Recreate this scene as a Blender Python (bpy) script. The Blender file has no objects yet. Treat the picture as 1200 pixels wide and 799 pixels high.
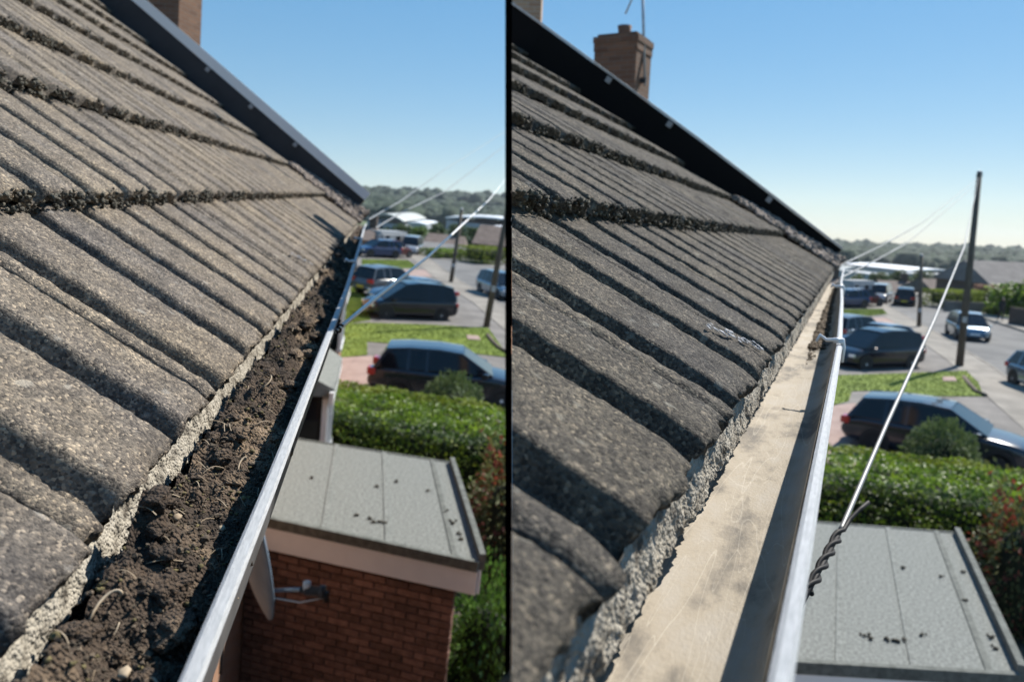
import bpy, bmesh, math, random
import numpy as np
from mathutils import Matrix, Vector, noise as mn
random.seed(7); RNG=np.random.default_rng(7)
sc=bpy.context.scene; col=sc.collection
# ------------------------------------------------------------------ camera, world, sun, exposure
EYE=5.4                                   # eye height above the ground (m)
FOC=900.0                                 # focal length in pixels of a 1200 px wide picture
def unit(v):
    v=np.array(v,float); return v/np.linalg.norm(v)
UPC=unit((.042,1,-.1456))                 # gravity 'up' in camera axes (right, up, forward)
FWC=unit(np.array((0,0,1.))-UPC[2]*UPC); RTC=np.cross(UPC,FWC)
C3=np.array([RTC,FWC,UPC])                # camera axes -> world axes
cam=bpy.data.cameras.new('camera'); camo=bpy.data.objects.new('camera',cam); col.objects.link(camo)
cam.sensor_width=36; cam.lens=27; cam.clip_start=.02; cam.clip_end=9000
m=Matrix.Identity(4)
for i in range(3):
    m[i][0]=C3[i][0]; m[i][1]=C3[i][1]; m[i][2]=-C3[i][2]
m[0][3]=0;m[1][3]=0;m[2][3]=EYE
camo.matrix_world=m; sc.camera=camo
cam.dof.use_dof=True; cam.dof.focus_distance=.60; cam.dof.aperture_fstop=10.0
SUN_AZ=math.radians(43); SUN_EL=math.radians(43)   # azimuth from +Y towards +X
w=bpy.data.worlds.new('World'); sc.world=w; w.use_nodes=True
nt=w.node_tree; bg=nt.nodes['Background']; sky=nt.nodes.new('ShaderNodeTexSky')
sky.sky_type='NISHITA'; sky.sun_disc=False; sky.sun_elevation=SUN_EL; sky.sun_rotation=SUN_AZ
sky.air_density=1.0; sky.dust_density=.05; sky.ozone_density=3.0; sky.altitude=600
gm=nt.nodes.new('ShaderNodeGamma'); gm.inputs[1].default_value=.42
hsv=nt.nodes.new('ShaderNodeHueSaturation'); hsv.inputs['Saturation'].default_value=2.1
nt.links.new(sky.outputs[0],gm.inputs[0]); nt.links.new(gm.outputs[0],hsv.inputs['Color']); nt.links.new(hsv.outputs[0],bg.inputs[0]); bg.inputs[1].default_value=.225
sl=bpy.data.lights.new('sun','SUN'); sl.energy=5.0; sl.angle=math.radians(.55); sl.color=(1,.94,.85)
so=bpy.data.objects.new('sun',sl); col.objects.link(so)
sd=Vector((math.sin(SUN_AZ)*math.cos(SUN_EL),math.cos(SUN_AZ)*math.cos(SUN_EL),math.sin(SUN_EL)))
so.rotation_euler=sd.to_track_quat('Z','Y').to_euler(); so.location=(0,0,60)
sc.view_settings.view_transform='Standard'; sc.view_settings.look='None'
sc.view_settings.exposure=.62; sc.view_settings.gamma=1.0
sc.cycles.max_bounces=6; sc.cycles.transparent_max_bounces=6; sc.cycles.volume_bounces=0
sc.cycles.use_denoising=True

# ------------------------------------------------------------------ frames: each roof has its own street behind it
class Frame:
    """x along the gutter, y towards the roof, z up; origin at the eye."""
    def __init__(s,G,up,P0,S):
        U=unit(up); G=np.array(G,float); X=unit(G-(G@U)*U); Y=np.cross(X,U)
        if Y[0]>0: Y=-Y
        s.A=np.array([X,Y,U])                  # cam -> local
        R=C3@s.A.T                             # local -> world
        M=Matrix.Identity(4)
        for i in range(3):
            for j in range(3): M[i][j]=R[i][j]
        M[2][3]=EYE
        s.M=M; s.P0=s.A@np.array(P0); s.S=s.A@np.array(S)
    def ray(s,px,py): return s.A@(np.array([px-600,400-py,FOC])/FOC)
    def g(s,px,py,h=EYE):
        r=s.ray(px,py); return r*(-h/r[2])
    def d(s,px,py,depth): return s.ray(px,py)*depth
    def side(s): return 'L' if s is FL else 'R'
FR=Frame((0.40231585,0.11515113,0.90823024),(.042,1,-.1456),(0.03992985,-0.08612265,0.25836795),(-0.78829606,0.60376832,0.11854589))
FL=Frame((-0.16418515,0.18531158,0.96886679),(.11,1,(.16418515*.11-.18531158)/.96886679),(-0.22429701,-0.1012716,0.41429291),(-0.74771947,0.6400329,-0.17684307))

def terr(r):
    return float(np.interp(r,[0,88,150,230,480,800,1150,1500,3000],[-EYE,-EYE,-9.5,-14,-16,-13,-7,-12,-40]))

# ------------------------------------------------------------------ materials
MATS={}
def mat(name,c1,c2=None,scale=8,rough=.8,bump=0,bscale=None,metal=0,coat=0,detail=6,spec=.5,c3=None,trans=0,rand=0,vor=0,stretch=None):
    if name in MATS: return MATS[name]
    M=bpy.data.materials.new(name); M.use_nodes=True; n=M.node_tree.nodes; l=M.node_tree.links; b=n['Principled BSDF']
    b.inputs['Roughness'].default_value=rough; b.inputs['Metallic'].default_value=metal
    b.inputs['Coat Weight'].default_value=coat; b.inputs['Coat Roughness'].default_value=.06
    b.inputs['Specular IOR Level'].default_value=spec
    tc=n.new('ShaderNodeTexCoord'); src=tc.outputs['Object']
    if stretch:
        mp=n.new('ShaderNodeMapping'); mp.inputs['Scale'].default_value=stretch; l.new(src,mp.inputs[0]); src=mp.outputs[0]
    if rand:
        oi=n.new('ShaderNodeObjectInfo'); va=n.new('ShaderNodeVectorMath'); va.operation='ADD'
        sc_=n.new('ShaderNodeMath'); sc_.operation='MULTIPLY'; sc_.inputs[1].default_value=37.0
        l.new(oi.outputs['Random'],sc_.inputs[0]); l.new(src,va.inputs[0]); l.new(sc_.outputs[0],va.inputs[1]); src=va.outputs[0]
    if c2 is None: b.inputs['Base Color'].default_value=(*c1,1); out=None
    else:
        no=n.new('ShaderNodeTexNoise'); no.inputs['Scale'].default_value=scale; no.inputs['Detail'].default_value=detail; no.inputs['Roughness'].default_value=.62
        l.new(src,no.inputs['Vector']); cr=n.new('ShaderNodeValToRGB'); l.new(no.outputs[0],cr.inputs[0])
        e=cr.color_ramp.elements; e[0].position=.36; e[0].color=(*c1,1); e[1].position=.66; e[1].color=(*c2,1)
        if c3: x=e.new(.5); x.color=(*c3,1)
        out=cr.outputs[0]
        if rand:
            hs=n.new('ShaderNodeHueSaturation'); mr=n.new('ShaderNodeMapRange'); mr.inputs[3].default_value=1-rand; mr.inputs[4].default_value=1+rand
            l.new(oi.outputs['Random'],mr.inputs[0]); l.new(mr.outputs[0],hs.inputs['Value']); l.new(out,hs.inputs['Color']); out=hs.outputs[0]
        l.new(out,b.inputs['Base Color'])
    if bump:
        bn=n.new('ShaderNodeTexNoise'); bn.inputs['Scale'].default_value=bscale or scale*4; bn.inputs['Detail'].default_value=5
        l.new(src,bn.inputs['Vector']); h=bn.outputs[0]
        if vor:
            v=n.new('ShaderNodeTexVoronoi'); v.inputs['Scale'].default_value=vor; l.new(src,v.inputs['Vector'])
            ad=n.new('ShaderNodeMath'); ad.operation='SUBTRACT'; l.new(h,ad.inputs[0]); l.new(v.outputs['Distance'],ad.inputs[1]); h=ad.outputs[0]
        bu=n.new('ShaderNodeBump'); bu.inputs['Strength'].default_value=1; bu.inputs['Distance'].default_value=bump; l.new(h,bu.inputs['Height']); l.new(bu.outputs[0],b.inputs['Normal'])
    if trans:
        tr=n.new('ShaderNodeBsdfTranslucent'); mx=n.new('ShaderNodeMixShader'); mx.inputs[0].default_value=trans
        if out: l.new(out,tr.inputs[0])
        else: tr.inputs[0].default_value=(*c1,1)
        l.new(b.outputs[0],mx.inputs[1]); l.new(tr.outputs[0],mx.inputs[2]); l.new(mx.outputs[0],n['Material Output'].inputs[0])
    MATS[name]=M; return M

def tile_material(name,dark,light,lichen):
    """Old concrete tile: sandy aggregate, grey film, pale lichen spots."""
    M=bpy.data.materials.new(name); M.use_nodes=True; n=M.node_tree.nodes; l=M.node_tree.links; b=n['Principled BSDF']
    b.inputs['Roughness'].default_value=.93; b.inputs['Specular IOR Level'].default_value=.25
    tc=n.new('ShaderNodeTexCoord'); oi=n.new('ShaderNodeObjectInfo')
    mu=n.new('ShaderNodeMath'); mu.operation='MULTIPLY'; mu.inputs[1].default_value=23; l.new(oi.outputs['Random'],mu.inputs[0])
    va=n.new('ShaderNodeVectorMath'); va.operation='ADD'; l.new(tc.outputs['Object'],va.inputs[0]); l.new(mu.outputs[0],va.inputs[1]); P=va.outputs[0]
    def noi(s,d=5,r=.6):
        x=n.new('ShaderNodeTexNoise'); x.inputs['Scale'].default_value=s; x.inputs['Detail'].default_value=d; x.inputs['Roughness'].default_value=r; l.new(P,x.inputs['Vector']); return x.outputs[0]
    def ramp(v,stops):
        r=n.new('ShaderNodeValToRGB'); l.new(v,r.inputs[0]); e=r.color_ramp.elements
        while len(e)<len(stops): e.new(.5)
        for i,(p,c) in enumerate(stops): e[i].position=p; e[i].color=(*c,1)
        return r.outputs[0]
    def mix(f,a,c,mode='MIX'):
        x=n.new('ShaderNodeMix'); x.data_type='RGBA'; x.blend_type=mode
        if isinstance(f,float): x.inputs[0].default_value=f
        else: l.new(f,x.inputs[0])
        for i,q in ((6,a),(7,c)):
            if isinstance(q,tuple): x.inputs[i].default_value=(*q,1)
            else: l.new(q,x.inputs[i])
        return x.outputs[2]
    base=ramp(noi(28,8,.75),[(.3,dark),(.52,tuple(.5*(a+c) for a,c in zip(dark,light))),(.72,light)])
    vo=n.new('ShaderNodeTexVoronoi'); vo.inputs['Scale'].default_value=480; l.new(P,vo.inputs['Vector'])
    sep=n.new('ShaderNodeSeparateColor'); l.new(vo.outputs['Color'],sep.inputs[0])
    grain=ramp(sep.outputs[0],[(0,(.38,.38,.4)),(.45,(.86,.85,.84)),(.85,(1.25,1.21,1.15)),(1,(2.4,2.25,2.0))])
    c=mix(1.0,base,grain,'MULTIPLY')
    lm=ramp(noi(60,3,.5),[(.64,(0,0,0)),(.70,(1,1,1))]); lf=n.new('ShaderNodeMath'); lf.operation='MULTIPLY'; lf.inputs[1].default_value=.55
    sl_=n.new('ShaderNodeSeparateColor'); l.new(lm,sl_.inputs[0]); l.new(sl_.outputs[0],lf.inputs[0])
    c=mix(lf.outputs[0],c,lichen)
    big=ramp(noi(5,3),[(.35,(.75,.76,.8)),(.65,(1.15,1.1,1.0))]); c=mix(1.0,c,big,'MULTIPLY')
    l.new(c,b.inputs['Base Color'])
    su=n.new('ShaderNodeMath'); su.operation='MULTIPLY_ADD'; su.inputs[1].default_value=-.8; l.new(vo.outputs['Distance'],su.inputs[0]); l.new(noi(700,4,.7),su.inputs[2])
    ad=n.new('ShaderNodeMath'); ad.operation='MULTIPLY_ADD'; ad.inputs[1].default_value=1.6; l.new(noi(90,4),ad.inputs[0]); ad.inputs[1].default_value=.7; l.new(su.outputs[0],ad.inputs[2])
    bu=n.new('ShaderNodeBump'); bu.inputs['Distance'].default_value=.0017; bu.inputs['Strength'].default_value=1; l.new(ad.outputs[0],bu.inputs['Height']); l.new(bu.outputs[0],b.inputs['Normal'])
    MATS[name]=M; return M
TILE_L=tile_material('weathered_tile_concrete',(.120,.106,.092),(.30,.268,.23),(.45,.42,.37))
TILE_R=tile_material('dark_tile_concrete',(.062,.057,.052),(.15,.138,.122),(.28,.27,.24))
MOSS=mat('moss',(.042,.038,.030),(.15,.14,.11),60,.95,.004,300)
MORTAR=mat('mortar',(.11,.095,.075),(.45,.415,.35),60,.95,.0014,420,vor=420,c3=(.40,.365,.30))
BLACK=mat('black_board',(.012,.013,.016),(.02,.021,.026),6,.55)
NAVYB=mat('blackened_timber',(.012,.013,.018),(.020,.021,.028),8,.6)
TRIM=mat('aluminium_trim',(.42,.43,.45),(.55,.56,.58),9,.45,metal=.3)
CLIP=mat('white_plastic',(.72,.73,.74),(.82,.83,.84),20,.35)
LIP=mat('grey_plastic_lip',(.36,.38,.40),(.50,.52,.54),90,.6,.0006,500,stretch=(1,8,8))
GUT=mat('stained_gutter',(.12,.105,.085),(.35,.315,.265),15,.8,.0005,300,stretch=(.8,1.6,1.5),c3=(.32,.275,.21),detail=12)
def scratched(M):
    n=M.node_tree.nodes; l=M.node_tree.links; b=n['Principled BSDF']; tc=n.new('ShaderNodeTexCoord'); prev=b.inputs['Base Color'].links[0].from_socket
    for sc_,st,wd,am in ((5,(.5,9,3),.006,.30),(9,(.5,9,3),.004,.28),(3.2,(1.0,8,2),.004,.22)):
        mp=n.new('ShaderNodeMapping'); mp.inputs['Scale'].default_value=st; mp.inputs['Rotation'].default_value=(0,0,.12*sc_); l.new(tc.outputs['Object'],mp.inputs[0])
        no=n.new('ShaderNodeTexNoise'); no.inputs['Scale'].default_value=sc_; no.inputs['Detail'].default_value=1.5; l.new(mp.outputs[0],no.inputs['Vector'])
        a=n.new('ShaderNodeMath'); a.operation='SUBTRACT'; a.inputs[1].default_value=.5; l.new(no.outputs[0],a.inputs[0]); c=n.new('ShaderNodeMath'); c.operation='ABSOLUTE'; l.new(a.outputs[0],c.inputs[0])
        mr=n.new('ShaderNodeMapRange'); mr.inputs[1].default_value=0; mr.inputs[2].default_value=wd; mr.inputs[3].default_value=am; mr.inputs[4].default_value=0; l.new(c.outputs[0],mr.inputs[0])
        mx=n.new('ShaderNodeMix'); mx.data_type='RGBA'; l.new(mr.outputs[0],mx.inputs[0]); l.new(prev,mx.inputs[6]); mx.inputs[7].default_value=(.60,.55,.46,1); prev=mx.outputs[2]
    l.new(prev,b.inputs['Base Color'])
scratched(GUT)
DIRT=mat('gutter_dirt',(.020,.014,.010),(.34,.25,.165),9,.97,.004,420,vor=420,c3=(.085,.059,.040),detail=12)
TWIG=mat('dry_stem',(.22,.16,.10),(.42,.34,.24),80,.8)
BRICK=mat('brick_red',(.15,.082,.062),(.27,.15,.115),14,.9,.003,120,rand=.35,c3=(.21,.115,.088))
MORT2=mat('brick_mortar',(.10,.08,.07),(.16,.13,.11),40,.95)
WHITE=mat('white_paint',(.70,.71,.72),(.78,.79,.80),5,.45)
PINKW=mat('fascia_pale_paint',(.80,.82,.86),(.85,.87,.90),6,.5)
FELT=mat('mineral_felt',(.12,.13,.12),(.27,.285,.265),38,.95,.003,150,vor=110,c3=(.19,.20,.187),detail=8)
FELT2=mat('felt_edge',(.09,.098,.088),(.17,.18,.165),14,.95,.003,120)
GLASS=mat('window_glass',(.006,.008,.012),rough=.06,spec=.45)
ROOFT=mat('far_roof_tiles',(.10,.075,.065),(.17,.13,.11),1.2,.95,.01,8)
ROOFG=mat('far_grey_roof',(.13,.12,.115),(.20,.185,.175),1.2,.95)
METALR=mat('white_sheet_roof',(.62,.66,.70),(.78,.80,.83),.06,.6)
CREAMR=mat('pale_sheet_roof',(.36,.38,.37),(.46,.48,.45),.06,.7)
ASPH=mat('asphalt',(.10,.10,.10),(.17,.168,.165),.5,.95,.006,30,c3=(.14,.138,.135),detail=10)
PAVE=mat('pavement',(.17,.155,.135),(.29,.265,.23),.8,.95,.006,20)
DRIVE=mat('drive_concrete',(.12,.112,.105),(.21,.195,.18),.8,.95)
PINK=mat('pink_paving',(.27,.19,.165),(.37,.27,.235),1.3,.95,.006,15)
GRASS=mat('lawn_grass',(.13,.185,.022),(.22,.28,.035),1.1,.95,.015,40,c3=(.17,.235,.028))
SOIL=mat('garden_soil',(.05,.045,.03),(.12,.10,.07),2.5,.95,.02,20)
FIELD=mat('valley_ground',(.045,.075,.025),(.10,.13,.05),.02,.95)
HEDGE=mat('privet_leaf',(.08,.15,.015),(.26,.36,.04),3.0,.5,trans=.45,c3=(.15,.25,.025))
HEDGD=mat('dark_leaf',(.025,.06,.012),(.07,.12,.025),3,.6,trans=.3)
BRIGHT=mat('glossy_leaf',(.05,.13,.02),(.16,.28,.05),4,.35,trans=.3)
BUSH=mat('grey_green_leaf',(.06,.10,.03),(.14,.19,.07),3,.7,trans=.3)
YELL=mat('yellow_green_leaf',(.14,.19,.02),(.26,.31,.04),2,.7,trans=.35)
REDL=mat('reddish_leaf',(.16,.03,.02),(.34,.09,.05),5,.6,trans=.3)
OLIVE=mat('olive_leaf',(.09,.11,.03),(.20,.20,.07),5,.6,trans=.3)
PINKL=mat('pink_leaf',(.30,.17,.13),(.45,.30,.22),2,.7,trans=.3)
BARK=mat('bark',(.07,.055,.04),(.14,.11,.08),5,.95)
FOREST=mat('far_woods',(.010,.026,.016),(.034,.058,.030),.035,.95,c3=(.020,.041,.022),detail=3)
POLEM=mat('pole_timber',(.075,.06,.045),(.14,.115,.09),3,.9,stretch=(4,4,.3))
WIRE=mat('drop_wire',(.20,.21,.22),rough=.5,metal=.2)
WRAP=mat('black_preformed_wire',(.012,.012,.014),(.022,.022,.025),300,.6,spec=.15)
GALV=mat('galvanised_steel',(.35,.38,.42),(.48,.51,.55),20,.45,metal=.5)
RUBBER=mat('tyre_rubber',(.02,.02,.021),rough=.85)
RIM=mat('alloy_rim',(.78,.79,.8),rough=.45,metal=0)
TAIL=mat('red_lamp_lens',(.55,.02,.015),rough=.15,coat=1)
HEAD=mat('head_lamp_lens',(.75,.77,.8),rough=.08,coat=1,metal=.4)
CABLE=mat('cable_black',(.02,.02,.022),rough=.5)
def paint(name,c,metal=.35): return mat('paint_'+name,c,rough=.22 if metal<.6 else .25,metal=metal if metal>.6 else 0,coat=.8,spec=.35)

# ------------------------------------------------------------------ mesh helpers
class MB:
    def __init__(s): s.v=[]; s.f=[]; s.m=[]
    def poly(s,pts,mi=0):
        b=len(s.v); s.v+= [tuple(map(float,p)) for p in pts]; s.f.append(tuple(range(b,b+len(pts)))); s.m.append(mi)
    def box(s,c,d,rz=0,mi=0):
        c=Vector(c); R=Matrix.Rotation(rz,3,'Z'); x,y,z=[q/2 for q in d]
        b=len(s.v)
        for sx,sy,sz in ((-1,-1,-1),(1,-1,-1),(1,1,-1),(-1,1,-1),(-1,-1,1),(1,-1,1),(1,1,1),(-1,1,1)):
            s.v.append(tuple(c+R@Vector((sx*x,sy*y,sz*z))))
        for f in ((0,3,2,1),(4,5,6,7),(0,1,5,4),(1,2,6,5),(2,3,7,6),(3,0,4,7)): s.f.append(tuple(b+i for i in f)); s.m.append(mi)
    def prism(s,pts,z0,z1,mi=0):
        """pts: list of (x,y) counter-clockwise; z0,z1 numbers or lists"""
        n=len(pts); b=len(s.v)
        za=z0 if hasattr(z0,'__len__') else [z0]*n; zb=z1 if hasattr(z1,'__len__') else [z1]*n
        for p,z in zip(pts,za): s.v.append((float(p[0]),float(p[1]),float(z)))
        for p,z in zip(pts,zb): s.v.append((float(p[0]),float(p[1]),float(z)))
        s.f.append(tuple(b+n-1-i for i in range(n))); s.f.append(tuple(b+n+i for i in range(n))); s.m+=[mi,mi]
        for i in range(n): j=(i+1)%n; s.f.append((b+i,b+j,b+n+j,b+n+i)); s.m.append(mi)
    def tube(s,pts,r,n=8,cap=True,mi=0):
        pts=[Vector(p) for p in pts]; rs=r if hasattr(r,'__len__') else [r]*len(pts); b=len(s.v)
        up=None
        for i,p in enumerate(pts):
            t=(pts[min(i+1,len(pts)-1)]-pts[max(i-1,0)]).normalized()
            if up is None: up=t.orthogonal().normalized()
            u=(up-t*up.dot(t)); u=u.normalized() if u.length>1e-6 else t.orthogonal().normalized(); up=u; v=t.cross(u)
            for k in range(n):
                a=2*math.pi*k/n; s.v.append(tuple(p+(u*math.cos(a)+v*math.sin(a))*rs[i]))
        for i in range(len(pts)-1):
            for k in range(n):
                k2=(k+1)%n; s.f.append((b+i*n+k,b+i*n+k2,b+(i+1)*n+k2,b+(i+1)*n+k)); s.m.append(mi)
        if cap:
            s.f.append(tuple(b+k for k in range(n))[::-1]); s.f.append(tuple(b+(len(pts)-1)*n+k for k in range(n))); s.m+=[mi,mi]
    def mesh(s,name,mats,smooth=False):
        me=bpy.data.meshes.new(name); me.from_pydata(s.v,[],s.f)
        for q in (mats if isinstance(mats,(list,tuple)) else [mats]): me.materials.append(q)
        if any(s.m): me.polygons.foreach_set('material_index',s.m)
        if smooth: me.polygons.foreach_set('use_smooth',[True]*len(me.polygons))
        me.update(); return me
def npmesh(name,V,F,m,smooth=True):
    me=bpy.data.meshes.new(name); V=np.asarray(V,float); F=np.asarray(F,int); k=F.shape[1]
    me.vertices.add(len(V)); me.vertices.foreach_set('co',V.ravel()); me.loops.add(F.size); me.loops.foreach_set('vertex_index',F.ravel())
    me.polygons.add(len(F)); me.polygons.foreach_set('loop_start',np.arange(0,F.size,k)); me.polygons.foreach_set('loop_total',np.full(len(F),k))
    me.materials.append(m); me.update(calc_edges=True); me.validate()
    me.polygons.foreach_set('use_smooth',[smooth]*len(me.polygons)); return me
def tag(o,label=None,cat=None,group=None,kind=None):
    if label: o['label']=label
    if cat: o['category']=cat
    if group: o['group']=group
    if kind: o['kind']=kind
    return o
def ob(name,me,parent=None,loc=None,rot=None,fr=None):
    o=bpy.data.objects.new(name,me); col.objects.link(o)
    if parent is not None: o.parent=parent
    if loc is not None: o.location=loc
    if rot is not None: o.rotation_euler=rot
    if fr is not None: o.matrix_world=fr.M@o.matrix_basis
    return o
def thing(name,label,cat,fr,loc=(0,0,0),rz=0,group=None):
    o=bpy.data.objects.new(name,None); col.objects.link(o); o.empty_display_size=.1
    o.matrix_world=fr.M@Matrix.Translation(Vector([float(q) for q in loc]))@Matrix.Rotation(rz,4,'Z')
    return tag(o,label,cat,group)
def smooth_noise(P,s,seed=0):
    out=np.empty(len(P))
    for i,p in enumerate(P): out[i]=mn.noise((p[0]*s+seed,p[1]*s-seed,p[2]*s+2.3*seed))
    return out
def vnoise(P,s,seed=0):
    """vectorised 3-D value noise in [-1,1]"""
    Q=np.asarray(P)*s+seed*17.31; I=np.floor(Q).astype(np.int64); f=Q-I; f=f*f*(3-2*f)
    def h(a,b,c):
        n=(a*374761393+b*668265263+c*2147483647+seed*9973)&0xffffffff; n=((n^(n>>13))*1274126177)&0xffffffff; n=n^(n>>16); return (n&0xffff)/32767.5-1
    r=0
    for i in(0,1):
        for j in(0,1):
            for k in(0,1):
                r=r+h(I[:,0]+i,I[:,1]+j,I[:,2]+k)*(f[:,0] if i else 1-f[:,0])*(f[:,1] if j else 1-f[:,1])*(f[:,2] if k else 1-f[:,2])
    return r
def fbm(P,s,oct=4,seed=0,g=.55):
    r=0;a=1
    for o in range(oct): r=r+a*vnoise(P,s*2**o,seed+o); a*=g
    return r
ICO=None
def ico(sub=1):
    bm=bmesh.new(); bmesh.ops.create_icosphere(bm,subdivisions=sub,radius=1); V=np.array([v.co[:] for v in bm.verts]); F=np.array([[v.index for v in f.verts] for f in bm.faces]); bm.free(); return V,F
IV,IF=ico(1); IV2,IF2=ico(2)
def lumps(name,pts,rad,m,squash=(1,1,1),jit=.35,base=None,seed=1,smooth=True):
    V0,F0=(IV,IF) if base is None else base
    rg=np.random.default_rng(seed); n=len(pts); rad=np.asarray(rad)
    d=1+jit*(rg.random((n,len(V0),1))-.5)*2
    V=(V0[None]*d*rad[:,None,None]*np.array(squash))+np.asarray(pts)[:,None,:]
    F=F0[None]+(np.arange(n)*len(V0))[:,None,None]
    return npmesh(name,V.reshape(-1,3),F.reshape(-1,3),m,smooth)

# ------------------------------------------------------------------ the ground of each street
for fr in (FL,FR):
    # terrain: polar sheet round the eye, one half of the circle for each street
    split=math.atan2(*(fr.ray(725,400)[[1,0]]))
    if fr is FL: a0,a1=split,split+math.radians(200)
    else: a0,a1=split-math.radians(160),split
    rs=np.concatenate([[1.5,4,8],np.arange(12,110,8),np.arange(120,500,28),np.arange(520,1600,60),[2200,3000,5000]]); na=64
    V=[];F=[]
    for i,r in enumerate(rs):
        for j in range(na+1):
            a=a0+(a1-a0)*j/na; z=terr(r); x,y=r*math.cos(a),r*math.sin(a)
            if r>200: z+=2.2*mn.noise((x*.004,y*.004,1))*min(1,(r-200)/400)
            V.append((x,y,z-.012))
    for i in range(len(rs)-1):
        for j in range(na): b=i*(na+1)+j; F.append((b,b+na+1,b+na+2,b+1))
    o=ob('ground',npmesh('ground',V,F,FIELD),fr=fr); tag(o,kind='structure')

# ------------------------------------------------------------------ roofs
def prof(p):
    """rib profile, p in rib pitches; 0..1 high on the rolls"""
    q=(p+.5)%1.0-.5                      # groove at q=0, broad low-domed roll between
    s=lambda t:t*t*(3-2*t)
    g=np.where(q<0,s(np.clip((-q-.07)/.10,0,1)),s(np.clip((q-.07)/.085,0,1)))
    return g*(.95+.05*np.sin(np.clip((np.abs(q)-.1)/.4,0,1)*math.pi/2))
GROOVE=0.0
def tile_mesh(name,w,length,expo,skew,m,seed,nu,nv,amp=.0205,thick=.019,g0=.047):
    g=.0022                                        # joint half width
    us=np.linspace(g,w-g,nu); vs=np.concatenate([np.linspace(0,expo,nv),[length]])
    rib=w/2
    def top(U,Vv):
        z=amp*prof((U-g0)/rib)+.026*(1-Vv/expo)-.022
        return z
    U,Vv=np.meshgrid(us,vs); U=U.ravel(); Vv=Vv.ravel()
    Z=top(U,Vv); P=np.stack([U,Vv,Z],1)
    edge=np.minimum(U-g,w-g-U); Z=Z-.004*np.exp(-(edge/.004)**2)
    Z=Z+.0008*fbm(P,70,3,seed)+.0009*vnoise(P,260,seed+5)
    # ragged front edge
    fe=np.clip(1-Vv/.014,0,1); Yo=Vv-.0045*fe*(1+fbm(P,60,3,seed+9))+.0
    Z=Z-.0028*fe*fe*(1+.6*vnoise(P,120,seed+3))
    V=[np.stack([U,Yo,Z],1)]
    nrow=len(vs)
    # front skirt
    ks=4; u=us; y0=Yo[:nu]; z0=Z[:nu]
    for k in range(1,ks+1):
        t=k/ks; Q=np.stack([u,np.full(nu,t*.05),z0-thick*t],1)
        V.append(np.stack([u,y0+.003*t+.0032*fbm(Q,90,3,seed+k),z0-thick*t],1))
    V=np.concatenate(V); F=[]
    for i in range(nrow-1):
        for j in range(nu-1): b=i*nu+j; F.append((b,b+1,b+nu+1,b+nu))
    off=nrow*nu; prev=0
    for k in range(ks):
        cur=off+k*nu
        for j in range(nu-1): F.append((prev+j,cur+j,cur+j+1,prev+j+1))
        prev=cur
    # side skirts
    b0=len(V); side=[]
    for jj in (0,nu-1):
        rows=[V[i*nu+jj]-np.array([0,0,thick]) for i in range(nrow)]; st=len(V); V=np.concatenate([V,np.array(rows)])
        for i in range(nrow-1):
            a,b,c,d=i*nu+jj,(i+1)*nu+jj,st+i+1,st+i
            F.append((a,b,c,d) if jj==0 else (d,c,b,a))
    V[:,0]+=skew*V[:,1]
    return npmesh(name,V,F,m,True)

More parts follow.
